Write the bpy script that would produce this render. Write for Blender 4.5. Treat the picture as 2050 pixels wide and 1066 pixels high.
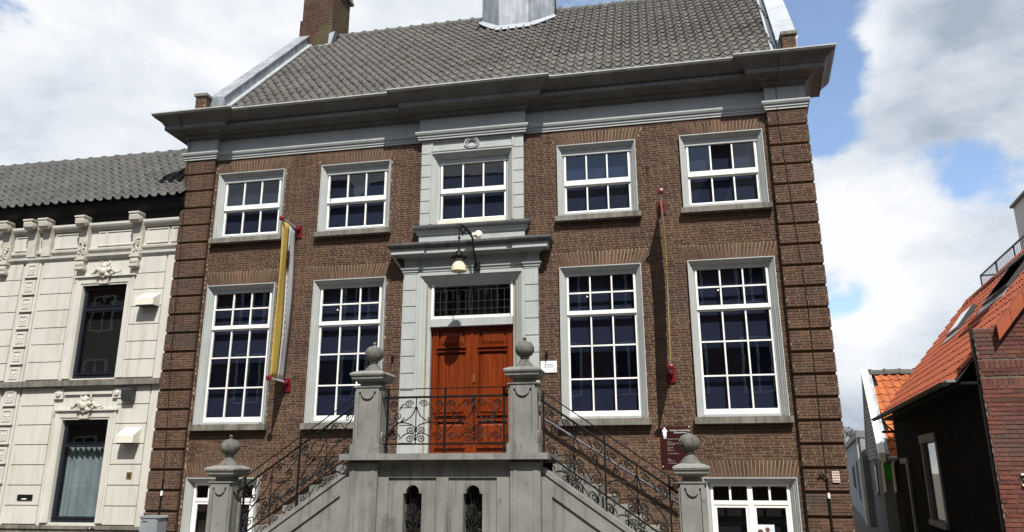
import bpy, bmesh, math, random
import numpy as np
from mathutils import Vector, Matrix, Quaternion
random.seed(7); rng = np.random.default_rng(7)
scene = bpy.context.scene
for o in list(bpy.data.objects): bpy.data.objects.remove(o)
R = math.radians

# ------------------------------------------------------------------ camera
CAM = Vector((3.7077, -14.5048, 1.65)); YAW, PIT, ROL, FPX = .1942, .2670, -.0023, 1499.94
fw = Vector((-math.sin(YAW)*math.cos(PIT), math.cos(YAW)*math.cos(PIT), math.sin(PIT)))
rt = Vector((math.cos(YAW), math.sin(YAW), 0)); up = rt.cross(fw)
cr_, sr_ = math.cos(ROL), math.sin(ROL)
r2 = rt*cr_ + up*sr_; u2 = up*cr_ - rt*sr_
cd = bpy.data.cameras.new('camera'); cam = bpy.data.objects.new('camera', cd)
scene.collection.objects.link(cam)
m3 = Matrix((r2, u2, -fw)).transposed()
cam.matrix_world = Matrix.Translation(CAM) @ m3.to_4x4()
cd.sensor_fit = 'HORIZONTAL'; cd.sensor_width = 36; cd.lens = 36*FPX/2050
cd.clip_start = .1; cd.clip_end = 2000
scene.camera = cam
scene.render.resolution_x = 1024; scene.render.resolution_y = 532

def pixdir(u, v):
    x = (u-1025)/FPX; y = -(v-533)/FPX
    return (fw + r2*x + u2*y).normalized()

# ------------------------------------------------------------------ light
SUN_AZ, SUN_EL = R(21.0), R(53.7)
sd = Vector((math.sin(SUN_AZ)*math.cos(SUN_EL), -math.cos(SUN_AZ)*math.cos(SUN_EL), math.sin(SUN_EL)))
sl = bpy.data.lights.new('sun', 'SUN'); sl.energy = 5.0; sl.angle = R(.53); sl.color = (1, .955, .88)
so = bpy.data.objects.new('sun', sl); scene.collection.objects.link(so)
so.rotation_euler = sd.to_track_quat('Z', 'Y').to_euler(); so.location = (10, -20, 40)

world = bpy.data.worlds.new('World'); scene.world = world; world.use_nodes = True
SKY_STRENGTH = .15
CLOUD = .64
def build_world():
    nt = world.node_tree; nt.nodes.clear(); N = nt.nodes.new; L = nt.links.new
    out = N('ShaderNodeOutputWorld'); bg = N('ShaderNodeBackground'); L(bg.outputs[0], out.inputs[0])
    sky = N('ShaderNodeTexSky'); sky.sky_type = 'NISHITA'; sky.sun_disc = False
    sky.sun_elevation = SUN_EL; sky.sun_rotation = math.atan2(sd.x, sd.y)
    sky.air_density = 1.0; sky.dust_density = .4; sky.ozone_density = 3.0
    sc = N('ShaderNodeVectorMath'); sc.operation = 'SCALE'; sc.inputs['Scale'].default_value = SKY_STRENGTH
    L(sky.outputs[0], sc.inputs[0])
    tc = N('ShaderNodeTexCoord'); nrm = N('ShaderNodeVectorMath'); nrm.operation = 'NORMALIZE'
    L(tc.outputs['Generated'], nrm.inputs[0])
    mp = N('ShaderNodeMapping'); mp.inputs['Scale'].default_value = (1, 1, 1.45); mp.inputs['Location'].default_value = (2.3, .4, 1.15)
    L(nrm.outputs[0], mp.inputs[0])
    def noise(scale, det, rough, dist, src=None):
        n = N('ShaderNodeTexNoise'); n.inputs['Scale'].default_value = scale; n.inputs['Detail'].default_value = det
        n.inputs['Roughness'].default_value = rough; n.inputs['Distortion'].default_value = dist
        L((src or mp).outputs[0], n.inputs['Vector']); return n.outputs['Fac']
    def math_(op, a, b=None, clamp=False):
        n = N('ShaderNodeMath'); n.operation = op; n.use_clamp = clamp
        for i, x in enumerate((a, b)):
            if x is None: continue
            if isinstance(x, (int, float)): n.inputs[i].default_value = x
            else: L(x, n.inputs[i])
        return n.outputs[0]
    def spot(d, rad, w):
        dp = N('ShaderNodeVectorMath'); dp.operation = 'DOT_PRODUCT'; L(nrm.outputs[0], dp.inputs[0]); dp.inputs[1].default_value = d
        mr = N('ShaderNodeMapRange'); mr.interpolation_type = 'SMOOTHSTEP'
        mr.inputs[1].default_value = math.cos(R(rad)); mr.inputs[2].default_value = 1
        mr.inputs[3].default_value = 0; mr.inputs[4].default_value = w
        L(dp.outputs['Value'], mr.inputs[0]); return mr.outputs[0]
    def total(base, spots):
        v = base
        for s in spots: v = math_('ADD', v, spot(*s))
        return v
    P = pixdir
    cover = total(math_('ADD', noise(4.2, 13, .60, .10), .075), [
        (P(1610, 60), 6.5, -.22), (P(1650, 190), 5.0, -.17), (P(1690, 580), 3.0, -.22), (P(1760, 560), 2.5, -.08), (P(1820, 305), 2.6, -.07), (P(1900, 300), 2.0, -.03), (P(1960, 285), 2.0, -.05), (P(1890, 390), 2.0, -.05), (P(1740, 320), 2.0, -.04),
        (P(15, 10), 2.6, -.13), (P(480, 100), 1.8, -.07), (P(470, 60), 1.6, -.06), (P(1870, 130), 9, .21), (P(300, 60), 12, .07), (P(1740, 430), 6, .10),
        (P(250, 170), 16, .10), (P(1820, 660), 6, .10), (P(1700, 800), 6, .06), (P(850, 0), 9, .08)])
    cm = N('ShaderNodeMapRange'); cm.interpolation_type = 'SMOOTHSTEP'; L(cover, cm.inputs[0])
    cm.inputs[1].default_value = .455; cm.inputs[2].default_value = .59
    # cloud shading: bright tops, grey bases
    mp2 = N('ShaderNodeMapping'); mp2.inputs['Scale'].default_value = (1, 1, 1.7); mp2.inputs['Location'].default_value = (5.1, 1.7, .3)
    L(nrm.outputs[0], mp2.inputs[0])
    shade = total(noise(5.0, 11, .58, .12, mp2), [(P(1940, 165), 7.5, -.25), (P(1800, 60), 4, .06), (P(1830, 690), 3.2, -.10), (P(1720, 880), 5, -.10), (P(1760, 620), 4, .12),
        (P(1760, 400), 6, .10), (P(250, 260), 5, .06), (P(150, 260), 14, .025), (P(500, 100), 8, .05)])
    cr = N('ShaderNodeValToRGB'); L(shade, cr.inputs[0])
    e = cr.color_ramp.elements; e[0].position = .20; e[0].color = (.44, .52, .62, 1); e[1].position = .62; e[1].color = (1.08, 1.09, 1.11, 1)
    x = e.new(.44); x.color = (.84, .90, .98, 1)
    cs = N('ShaderNodeVectorMath'); cs.operation = 'SCALE'; cs.inputs['Scale'].default_value = CLOUD; L(cr.outputs[0], cs.inputs[0])
    # thin haze veil over the blue
    hz = N('ShaderNodeMix'); hz.data_type = 'RGBA'; hz.inputs['Factor'].default_value = .10
    L(sc.outputs[0], hz.inputs['A']); hz.inputs['B'].default_value = (CLOUD*.9, CLOUD*.95, CLOUD, 1)
    mx = N('ShaderNodeMix'); mx.data_type = 'RGBA'; L(cm.outputs[0], mx.inputs['Factor'])
    L(hz.outputs['Result'], mx.inputs['A']); L(cs.outputs[0], mx.inputs['B'])
    L(mx.outputs['Result'], bg.inputs[0]); bg.inputs[1].default_value = 1
build_world()
vs = scene.view_settings; vs.view_transform = 'Standard'; vs.look = 'None'; vs.gamma = 1; vs.exposure = .5; vs.use_curve_mapping = False

# ------------------------------------------------------------------ materials
def mat(name, c1, c2=None, scale=3, rough=.7, bump=0, bscale=40, metal=0, rnd=None, streak=None, stops=(.35, .65), spec=.4, det=6, coat=0, brick=None, dirt=None):
    m = bpy.data.materials.new(name); m.use_nodes = True; nt = m.node_tree; N = nt.nodes.new; L = nt.links.new
    b = nt.nodes['Principled BSDF']; b.inputs['Roughness'].default_value = rough; b.inputs['Metallic'].default_value = metal
    b.inputs['Specular IOR Level'].default_value = spec; b.inputs['Coat Weight'].default_value = coat
    g = N('ShaderNodeNewGeometry'); pos = g.outputs['Position']
    def noise(s, d=6, r=.6, vec=pos):
        n = N('ShaderNodeTexNoise'); n.inputs['Scale'].default_value = s; n.inputs['Detail'].default_value = d; n.inputs['Roughness'].default_value = r
        L(vec, n.inputs['Vector']); return n.outputs['Fac']
    def ramp(f, stops, cols):
        r = N('ShaderNodeValToRGB'); L(f, r.inputs[0]); el = r.color_ramp.elements
        el[0].position, el[1].position = stops[0], stops[-1]; el[0].color = (*cols[0], 1); el[1].color = (*cols[-1], 1)
        for s, c in zip(stops[1:-1], cols[1:-1]): x = el.new(s); x.color = (*c, 1)
        return r.outputs[0]
    def mul(a, bb, fac=1):
        x = N('ShaderNodeMix'); x.data_type = 'RGBA'; x.blend_type = 'MULTIPLY'; x.inputs['Factor'].default_value = fac
        L(a, x.inputs['A']); L(bb, x.inputs['B']); return x.outputs['Result']
    col = ramp(noise(scale, det), stops, (c1, c2 or c1))
    if rnd:
        oi = N('ShaderNodeObjectInfo'); ad = N('ShaderNodeMath'); ad.operation = 'ADD'; L(oi.outputs['Random'], ad.inputs[0]); L(g.outputs['Random Per Island'], ad.inputs[1])
        fr = N('ShaderNodeMath'); fr.operation = 'FRACT'; L(ad.outputs[0], fr.inputs[0])
        col = mul(col, ramp(fr.outputs[0], [i/(len(rnd)-1) for i in range(len(rnd))], rnd))
    if streak:
        mp = N('ShaderNodeMapping'); mp.inputs['Scale'].default_value = streak[0]; L(pos, mp.inputs[0])
        col = mul(col, ramp(noise(1, 5, .6, mp.outputs[0]), streak[1], streak[2]))
    if dirt:   # large blotches with their own colour
        f = noise(dirt[0], 5, .62); x = N('ShaderNodeMix'); x.data_type = 'RGBA'
        mr = N('ShaderNodeMapRange'); mr.interpolation_type = 'SMOOTHSTEP'; L(f, mr.inputs[0]); mr.inputs[1].default_value = dirt[1]; mr.inputs[2].default_value = dirt[2]; mr.inputs[4].default_value = dirt[4]
        L(mr.outputs[0], x.inputs['Factor']); L(col, x.inputs['A']); x.inputs['B'].default_value = (*dirt[3], 1); col = x.outputs['Result']
    L(col, b.inputs['Base Color'])
    if bump:
        bp = N('ShaderNodeBump'); bp.inputs['Strength'].default_value = bump; bp.inputs['Distance'].default_value = .01
        L(noise(bscale, 4), bp.inputs['Height']); L(bp.outputs[0], b.inputs['Normal'])
    return m

BR = [(.60, .52, .52), (1, .95, .9), (.85, .80, .78), (1.25, 1.08, .92), (.72, .62, .62), (1.1, .92, .8)]
MAT = dict(
    brick=mat('museum_brick', (.076, .0455, .0325), (.110, .068, .048), 1.3, .88, .5, 60, rnd=BR, dirt=(.55, .55, .70, (.054, .045, .041), .7)),
    mortar=mat('tan_mortar', (.235, .180, .112), (.33, .26, .165), 2, .95, .4, 90, dirt=(.5, .54, .7, (.105, .083, .066), .7)),
    rbrick=mat('red_brick', (.120, .040, .029), (.165, .060, .041), 2, .9, .5, 60, rnd=[(.6, .55, .6), (1.1, .9, .85), (.8, .75, .85), (1.25, 1.25, 1.05), (.5, .55, .65), (1, .8, .75)], dirt=(.45, .50, .68, (.085, .060, .055), .8)),
    rmortar=mat('grey_mortar', (.11, .085, .07), (.17, .14, .12), 3, .95, .4, 90),
    cbrick=mat('chimney_brick', (.068, .036, .026), (.095, .054, .034), 1.5, .9, .5, 60, rnd=BR, dirt=(1.1, .46, .60, (.085, .078, .030), .75)),
    grey=mat('grey_paint', (.335, .358, .354), (.380, .402, .398), 1.6, .55, .12, 30, streak=((7, 7, .7), (.30, .50), ((.88, .87, .85), (1, 1, 1)))),
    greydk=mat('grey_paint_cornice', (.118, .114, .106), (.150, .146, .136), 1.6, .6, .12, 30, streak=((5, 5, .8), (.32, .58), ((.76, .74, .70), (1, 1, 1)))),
    white=mat('white_paint', (.76, .76, .73), (.84, .84, .81), 2, .4, .06, 30),
    cream=mat('cream_paint', (.60, .58, .50), (.68, .66, .58), 2, .5, .06, 30),
    stone=mat('blue_stone', (.155, .157, .146), (.215, .216, .200), 2.2, .85, .5, 60, streak=((7, 7, .45), (.30, .50), ((.58, .57, .55), (1, 1, 1))), dirt=(3.2, .56, .74, (.085, .088, .078), .7)),
    sill=mat('sill_stone', (.125, .118, .098), (.20, .19, .165), 3, .85, .5, 60, streak=((12, 12, 1.2), (.3, .55), ((.5, .48, .45), (1, 1, 1)))),
    lead=mat('lead_sheet', (.24, .265, .285), (.37, .395, .415), 2, .5, .25, 12, metal=.35, streak=((8, 8, .8), (.3, .6), ((.6, .62, .65), (1, 1, 1)))),
    leadd=mat('dark_weathered_lead', (.055, .058, .060), (.085, .088, .09), 3, .6, .25, 14, streak=((8, 8, 1), (.3, .55), ((.6, .6, .6), (1, 1, 1)))),
    zinc=mat('pale_zinc', (.34, .37, .40), (.45, .48, .51), 2, .4, .15, 14, metal=.35),
    tile=mat('grey_pantile', (.066, .063, .059), (.100, .095, .088), 1.2, .72, .5, 50, rnd=[(.8, .8, .82), (1.05, 1.03, 1), (.92, .92, .92), (1.15, 1.1, 1.02)], dirt=(.8, .58, .75, (.085, .082, .060), .5)),
    tile2=mat('weathered_pantile', (.056, .057, .056), (.082, .082, .080), 1.2, .75, .5, 50, rnd=[(.8, .8, .82), (1.05, 1.03, 1), (.92, .92, .92), (1.15, 1.1, 1.02)]),
    felt=mat('roof_underlay', (.012, .011, .010), None, 3, .95),
    orange=mat('orange_flat_tile', (.270, .060, .024), (.330, .080, .032), 1.4, .7, .3, 50, rnd=[(.85, .8, .8), (1.08, 1.05, 1), (.95, .95, .95), (1.05, 1, .9)]),
    orangep=mat('orange_pantile', (.30, .085, .026), (.40, .125, .036), 1.4, .75, .4, 50, rnd=[(.8, .7, .7), (1.1, 1.05, 1), (.95, .9, .9), (1.15, 1.2, 1.2)]),
    stucco=mat('white_stucco', (.475, .465, .425), (.525, .515, .475), .9, .85, .25, 70, streak=((6, 6, .7), (.24, .5), ((.78, .75, .68), (1, 1, 1)))),
    ornament=mat('cream_plaster', (.40, .375, .32), (.50, .475, .415), 6, .85, .3, 60),
    black=mat('black_gloss_paint', (.006, .006, .007), (.009, .009, .010), 3, .55, spec=.15),
    dframe=mat('dark_navy_frame', (.012, .014, .022), None, 3, .3),
    iron=mat('wrought_iron', (.005, .005, .005), (.010, .009, .008), 20, .5, .3, 80, spec=.2),
    ironlt=mat('worn_handrail', (.06, .06, .065), (.11, .11, .12), 12, .35, metal=.6),
    red=mat('crimson_enamel', (.105, .005, .011), (.135, .006, .014), 5, .35, coat=.3),
    byellow=mat('yellow_cloth', (.40, .28, .055), (.45, .32, .07), 3, .8),
    bgrey=mat('pale_grey_cloth', (.40, .41, .42), (.46, .47, .47), 3, .8),
    maroon=mat('maroon_print', (.045, .012, .018), None, 3, .6),
    letter=mat('olive_print', (.20, .18, .09), None, 3, .6),
    signp=mat('plum_perspex', (.060, .022, .024), (.075, .028, .028), 4, .25),
    signw=mat('white_print', (.72, .74, .78), None, 3, .5),
    signg=mat('grey_print', (.42, .38, .37), None, 3, .5),
    plaque=mat('white_enamel', (.75, .76, .78), (.80, .81, .83), 4, .3),
    pink=mat('pinkish_plate', (.62, .50, .47), (.70, .58, .54), 8, .5),
    brass=mat('brass', (.55, .38, .14), None, 5, .35, metal=.9),
    bronze=mat('green_bronze', (.05, .07, .06), (.09, .11, .09), 12, .45, metal=.5),
    lampglass=mat('opal_glass', (.60, .55, .36), (.66, .62, .45), 3, .25, coat=.4),
    blind=mat('navy_roller_blind', (.010, .0145, .040), (.014, .0195, .053), 1.2, .9),
    dark=mat('dark_interior', (.008, .007, .007), None, 3, .9),
    brownin=mat('brown_interior', (.030, .014, .008), None, 3, .8),
    curtain=mat('pale_net_curtain', (.24, .28, .28), (.34, .38, .38), 2, .9),
    poster=mat('poster_print', (.5, .6, .7), (.75, .78, .8), 9, .5),
    boxgrey=mat('grey_plastic', (.20, .225, .245), (.24, .265, .285), 3, .45),
    plasterg=mat('bluegrey_render', (.175, .205, .225), (.215, .245, .265), 1.5, .85, .2, 60),
    plasterd=mat('dark_grey_render', (.060, .062, .066), (.085, .086, .09), 1.5, .85, .2, 60),
    clad=mat('grey_cladding', (.13, .145, .155), (.185, .20, .21), 2.5, .75, rnd=[(.85, .85, .85), (1.1, 1.1, 1.1)]),
    green=mat('bright_green_enamel', (.03, .42, .03), None, 3, .4),
    steel=mat('painted_steel', (.10, .10, .11), None, 5, .4, metal=.6),
    whitebox=mat('pale_render', (.50, .54, .58), (.56, .60, .64), 1.5, .8),
    asphalt=mat('asphalt', (.045, .045, .047), (.060, .060, .062), 1.2, .9, .6, 90),
    pave=mat('concrete_paving', (.085, .070, .060), (.120, .098, .085), 1.1, .9, .4, 70),
    kerb=mat('kerb_concrete', (.26, .26, .25), (.33, .33, .32), 2, .9, .3, 70),
    earth=mat('earth', (.10, .09, .07), (.16, .14, .11), .3, .95, .5, 20),
    bark=mat('bark', (.05, .04, .032), (.08, .065, .05), 8, .9, .6, 30),
    leaf=mat('copper_leaf', (.030, .022, .022), (.060, .050, .036), 2, .7, rnd=[(.7, .7, .7), (1.3, 1.2, 1.2)]),
    oslate=mat('dark_slate', (.018, .018, .020), (.028, .028, .031), 2, .8, spec=.2),
    ohouse=mat('dim_plaster', (.11, .10, .095), (.15, .14, .13), 1, .85),
    obrick=mat('dim_brick', (.10, .055, .04), (.14, .075, .055), 2, .9),
)
def wood():
    m = bpy.data.materials.new('varnished_mahogany'); m.use_nodes = True; nt = m.node_tree; N = nt.nodes.new; L = nt.links.new; b = nt.nodes['Principled BSDF']
    g = N('ShaderNodeNewGeometry'); mp = N('ShaderNodeMapping'); mp.inputs['Scale'].default_value = (26, 26, 1.1); L(g.outputs['Position'], mp.inputs[0])
    n = N('ShaderNodeTexNoise'); n.inputs['Scale'].default_value = 1; n.inputs['Detail'].default_value = 7; n.inputs['Distortion'].default_value = .6; L(mp.outputs[0], n.inputs['Vector'])
    r = N('ShaderNodeValToRGB'); L(n.outputs['Fac'], r.inputs[0]); e = r.color_ramp.elements
    e[0].position = .3; e[0].color = (.085, .0115, .0018, 1); e[1].position = .68; e[1].color = (.195, .033, .0045, 1)
    L(r.outputs[0], b.inputs['Base Color']); b.inputs['Roughness'].default_value = .38; b.inputs['Coat Weight'].default_value = .04; b.inputs['Specular IOR Level'].default_value = .25; b.inputs['Coat Roughness'].default_value = .2
    return m
MAT['door'] = wood()
def glass():
    m = bpy.data.materials.new('window_glass'); m.use_nodes = True; nt = m.node_tree; nt.nodes.clear(); N = nt.nodes.new; L = nt.links.new
    o = N('ShaderNodeOutputMaterial'); mx = N('ShaderNodeMixShader'); t = N('ShaderNodeBsdfTransparent'); gl = N('ShaderNodeBsdfGlossy'); f = N('ShaderNodeFresnel')
    t.inputs[0].default_value = (.86, .89, .90, 1); gl.inputs['Roughness'].default_value = .015; f.inputs[0].default_value = 1.52
    gg = N('ShaderNodeNewGeometry'); mr = N('ShaderNodeMapRange'); L(gg.outputs['Backfacing'], mr.inputs[0]); mr.inputs[3].default_value = 1.52; mr.inputs[4].default_value = 1/1.52; L(mr.outputs[0], f.inputs[0])
    tn = N('ShaderNodeTexNoise'); g = N('ShaderNodeNewGeometry'); L(g.outputs['Position'], tn.inputs['Vector']); tn.inputs['Scale'].default_value = 2.2
    bp = N('ShaderNodeBump'); bp.inputs['Strength'].default_value = .035; bp.inputs['Distance'].default_value = .02; L(tn.outputs['Fac'], bp.inputs['Height']); L(bp.outputs[0], gl.inputs['Normal'])
    L(f.outputs[0], mx.inputs[0]); L(t.outputs[0], mx.inputs[1]); L(gl.outputs[0], mx.inputs[2]); L(mx.outputs[0], o.inputs[0]); return m
MAT['glass'] = glass()

MAT['edge'] = mat('pale_lead_edge', (.50, .52, .53), (.60, .62, .63), 4, .6)
MAT['vent'] = mat('dark_grey_vent', (.045, .048, .05), None, 4, .5)
MAT['shadebrick'] = mat('shade_darkened_brick', (.005, .0045, .004), (.009, .008, .007), 2, .9, .5, 60, rnd=BR, spec=.05)  # near-black base colour: the alley wall's deep shade is painted into the brick
MAT['shademortar'] = mat('shade_darkened_mortar', (.007, .0065, .006), None, 3, .95, spec=.05)  # joints darkened likewise, alley shade put into their colour
MAT['finial'] = mat('carved_stone', (.095, .094, .085), (.165, .163, .148), 5, .9, 1.0, 34, streak=((9, 9, 2), (.3, .6), ((.55, .54, .5), (1, 1, 1))))
MAT['skyglass'] = mat('skylight_glass', (.30, .36, .40), None, 3, .08, spec=1.0)
MAT['bluepat'] = mat('blue_pattern', (.012, .018, .045), (.10, .11, .16), 26, .8)
def emit(name, c, s):
    m = bpy.data.materials.new(name); m.use_nodes = True; b = m.node_tree.nodes['Principled BSDF']; b.inputs['Emission Color'].default_value = (*c, 1); b.inputs['Emission Strength'].default_value = s; return m
MAT['spot'] = emit('lit_bulb', (1, .72, .4), 2.5)

# ------------------------------------------------------------------ builders
COL = scene.collection; ORG = {}
def props(o, label=None, cat=None, group=None, kind=None):
    if label: o['label'] = label
    if cat: o['category'] = cat
    if group: o['group'] = group
    if kind: o['kind'] = kind
    return o
def thing(name, label, cat, loc, group=None):
    o = bpy.data.objects.new(name, None); COL.objects.link(o); o.location = loc; o.empty_display_size = .3; ORG[o.name] = Vector(loc)
    return props(o, label, cat, group)
def org(p): return ORG[p.name] if p else None
class MB:
    def __init__(s): s.v = []; s.f = []
    def add(s, vs, fs):
        b = len(s.v); s.v += [tuple(p) for p in vs]; s.f += [tuple(b+i for i in f) for f in fs]; return s
    def box(s, x0, x1, y0, y1, z0, z1, T=None):
        vs = [(x, y, z) for z in (z0, z1) for y in (y0, y1) for x in (x0, x1)]
        if T: vs = [T @ Vector(p) for p in vs]
        return s.add(vs, [(0, 2, 3, 1), (4, 5, 7, 6), (0, 1, 5, 4), (2, 6, 7, 3), (0, 4, 6, 2), (1, 3, 7, 5)])
    def prism(s, poly, a, b, fn):
        n = len(poly); vs = [fn(p, q, a) for p, q in poly]+[fn(p, q, b) for p, q in poly]
        return s.add(vs, [tuple(range(n-1, -1, -1)), tuple(range(n, 2*n))]+[(i, (i+1) % n, n+(i+1) % n, n+i) for i in range(n)])
    def xz(s, poly, y0, y1): return s.prism(poly, y0, y1, lambda p, q, a: (p, a, q))
    def yz(s, poly, x0, x1): return s.prism(poly, x0, x1, lambda p, q, a: (a, p, q))
    def xy(s, poly, z0, z1): return s.prism(poly, z0, z1, lambda p, q, a: (p, q, a))
    def tube(s, pts, r, n=5, rs=None):
        pts = [Vector(p) for p in pts]; rings = []; prev = None
        for i, p in enumerate(pts):
            t = (pts[min(i+1, len(pts)-1)]-pts[max(i-1, 0)]).normalized()
            a = prev if prev else (Vector((0, 0, 1)) if abs(t.z) < .9 else Vector((1, 0, 0)))
            a = (a-t*a.dot(t)).normalized(); prev = a; bb = t.cross(a); rr = rs[i] if rs else r
            rings.append([p+(a*math.cos(2*math.pi*k/n)+bb*math.sin(2*math.pi*k/n))*rr for k in range(n)])
        vs = [q for g in rings for q in g]; fs = [(i*n+k, i*n+(k+1) % n, (i+1)*n+(k+1) % n, (i+1)*n+k) for i in range(len(pts)-1) for k in range(n)]
        return s.add(vs, fs+[tuple(range(n-1, -1, -1)), tuple(range((len(pts)-1)*n, len(pts)*n))])
    def lathe(s, prof, c, n=16, ax='z'):
        c = Vector(c); vs = []
        for r, h in prof:
            for k in range(n):
                a = 2*math.pi*k/n; d = (r*math.cos(a), r*math.sin(a), h)
                if ax == 'y': d = (d[0], h, d[1])
                if ax == 'x': d = (h, d[0], d[1])
                vs.append(c+Vector(d))
        fs = [(i*n+k, i*n+(k+1) % n, (i+1)*n+(k+1) % n, (i+1)*n+k) for i in range(len(prof)-1) for k in range(n)]
        return s.add(vs, fs+[tuple(range(n-1, -1, -1)), tuple(range((len(prof)-1)*n, len(prof)*n))])
    def ellip(s, c, r, n=8):
        m = n//2+1; prof = [(max(.02, math.sin(math.pi*i/m)), -math.cos(math.pi*i/m)) for i in range(m+1)]
        b = len(s.v); s.lathe(prof, (0, 0, 0), n)
        for i in range(b, len(s.v)): p = s.v[i]; s.v[i] = (c[0]+p[0]*r[0], c[1]+p[1]*r[1], c[2]+p[2]*r[2])
        return s
    def sweep(s, path, prof, closed=False):
        """path: plan points (x,y), outward normal to the right of travel; prof: (offset, z)"""
        n = len(path); P = [Vector(p) for p in path]; offs = []
        for i in range(n):
            d0 = (P[i]-P[i-1]).normalized() if i > 0 or closed else None
            d1 = (P[(i+1) % n]-P[i]).normalized() if i < n-1 or closed else None
            n0 = Vector((d0.y, -d0.x)) if d0 else None; n1 = Vector((d1.y, -d1.x)) if d1 else None
            if n0 is None: o = n1
            elif n1 is None: o = n0
            else: o = (n0+n1)/(1+n0.dot(n1))
            offs.append(o)
        m = len(prof); vs = [(P[i].x+offs[i].x*o, P[i].y+offs[i].y*o, z) for i in range(n) for o, z in prof]
        fs = [(i*m+j, ((i+1) % n)*m+j, ((i+1) % n)*m+j+1, i*m+j+1) for i in range(n if closed else n-1) for j in range(m-1)]
        if not closed: fs += [tuple(range(m)), tuple(range(n*m-1, (n-1)*m-1, -1))]
        return s.add(vs, fs)
    def architrave(s, cx, hw, z0, z1, prof, bottom=False):
        """prof: (inset from the outer edge, y)"""
        for (a, ya), (b, yb) in zip(prof[:-1], prof[1:]):
            A = [(cx-hw+a, z0+(a if bottom else 0)), (cx-hw+a, z1-a), (cx+hw-a, z1-a), (cx+hw-a, z0+(a if bottom else 0))]
            B = [(cx-hw+b, z0+(b if bottom else 0)), (cx-hw+b, z1-b), (cx+hw-b, z1-b), (cx+hw-b, z0+(b if bottom else 0))]
            vs = [(x, ya, z) for x, z in A]+[(x, yb, z) for x, z in B]
            fs = [(i, i+1, 5+i, 4+i) for i in range(3)]
            if bottom: fs.append((3, 0, 4, 7))
            s.add(vs, fs)
        return s
    def build(s, name, m, parent=None, at=None, smooth=False, label=None, kind=None):
        o0 = Vector(at) if at is not None else (org(parent) if parent else Vector((0, 0, 0)))
        me = bpy.data.meshes.new(name); me.from_pydata([tuple(Vector(p)-o0) for p in s.v], [], s.f); me.validate()
        bm = bmesh.new(); bm.from_mesh(me); bmesh.ops.recalc_face_normals(bm, faces=bm.faces); bm.to_mesh(me); bm.free()
        me.materials.append(MAT[m]); o = bpy.data.objects.new(name, me); COL.objects.link(o)
        if smooth: me.polygons.foreach_set('use_smooth', [True]*len(me.polygons)); 
        if smooth: me.set_sharp_from_angle(angle=R(40))
        if parent: o.parent = parent; ORG[o.name] = o0
        else: o.location = o0; ORG[o.name] = o0
        if label: o['label'] = label
        if kind: o['kind'] = kind
        return o
    def top(s, name, m, label, cat, at, group=None, smooth=False):
        return props(s.build(name, m, None, at, smooth), label, cat, group)
def box(name, m, parent, *b, **k): return MB().box(*b).build(name, m, parent, **k)

def meshdata(name, mb, m, smooth=False):
    me = bpy.data.meshes.new(name); me.from_pydata(mb.v, [], mb.f)
    bm = bmesh.new(); bm.from_mesh(me); bmesh.ops.recalc_face_normals(bm, faces=bm.faces); bm.to_mesh(me); bm.free()
    me.materials.append(MAT[m])
    if smooth: me.polygons.foreach_set('use_smooth', [True]*len(me.polygons)); me.set_sharp_from_angle(angle=R(40))
    return me
def inview(p):
    d = p-CAM; z = d.dot(fw)
    if z < .2: return False
    u = 1025+FPX*d.dot(r2)/z; v = 533-FPX*d.dot(u2)/z
    return -10 < u < 2060 and -10 < v < 1076
def pieces(parent, name, me, mats, stuff, limit=300, ok=None):
    """mats: world matrices. The ones that show largest become objects, the rest one merged part."""
    o0 = org(parent)
    def key(M):
        c = M.translation
        return ((0 if inview(c) and (ok is None or ok(c)) else 1), (c-CAM).length)
    ms = sorted(mats, key=key)
    T = Matrix.Translation(-o0)
    for M in ms[:limit]:
        o = bpy.data.objects.new(name, me); COL.objects.link(o); o.parent = parent; o.matrix_basis = T @ M
    rest = ms[limit:]
    if rest:
        V = np.array([v.co[:] for v in me.vertices]); V = np.c_[V, np.ones(len(V))]
        F = [tuple(p.vertices) for p in me.polygons]; nv = len(V); vs = []; fs = []
        for i, M in enumerate(rest):
            vs.append((V @ np.array(T @ M).T)[:, :3]); fs += [tuple(i*nv+a for a in f) for f in F]
        m2 = bpy.data.meshes.new(stuff); m2.from_pydata(np.vstack(vs).tolist(), [], fs)
        m2.materials.append(me.materials[0]); m2.polygons.foreach_set('use_smooth', [me.polygons[0].use_smooth]*len(m2.polygons))
        o = bpy.data.objects.new(stuff, m2); COL.objects.link(o); o.parent = parent; o['kind'] = 'stuff'

# unit brick: front at y=-.5, no back face
UB = MB().box(-.5, .5, -.5, .5, -.5, .5); UB.f = [f for f in UB.f if f != (2, 6, 7, 3)]
BRICK = {k: meshdata('brick', UB, k) for k in ('brick', 'rbrick', 'cbrick', 'shadebrick')}
def course_fill(out, x0, x1, zc, h, k, yf, excl, F, S=.212, H=.104, J=.011, proud=.009, clip=.03):
    iv = [(x0, x1)]
    for a, b in excl:
        nv = []
        for p, q in iv:
            if b <= p or a >= q: nv.append((p, q)); continue
            if a > p: nv.append((p, a))
            if b < q: nv.append((b, q))
        iv = nv
    P = S+H+2*J; off = -(k % 2)*P*.5+((k*37) % 11)*.004
    for p, q in iv:
        x = math.floor((p-off)/P)*P+off
        while x < q:
            for w in (S, H):
                a, b = max(x, p+.003), min(x+w, q-.003)
                if b-a > clip:
                    d = .03+proud+random.uniform(-.0025, .0025)
                    M = F @ Matrix.Translation(((a+b)/2, yf-d/2+.03, zc+random.uniform(-.001, .001))) @ Matrix.Rotation(random.gauss(0, .004), 4, 'Y') @ Matrix.Diagonal((b-a, d, h, 1))
                    out.append(M)
                x += w+J
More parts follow.
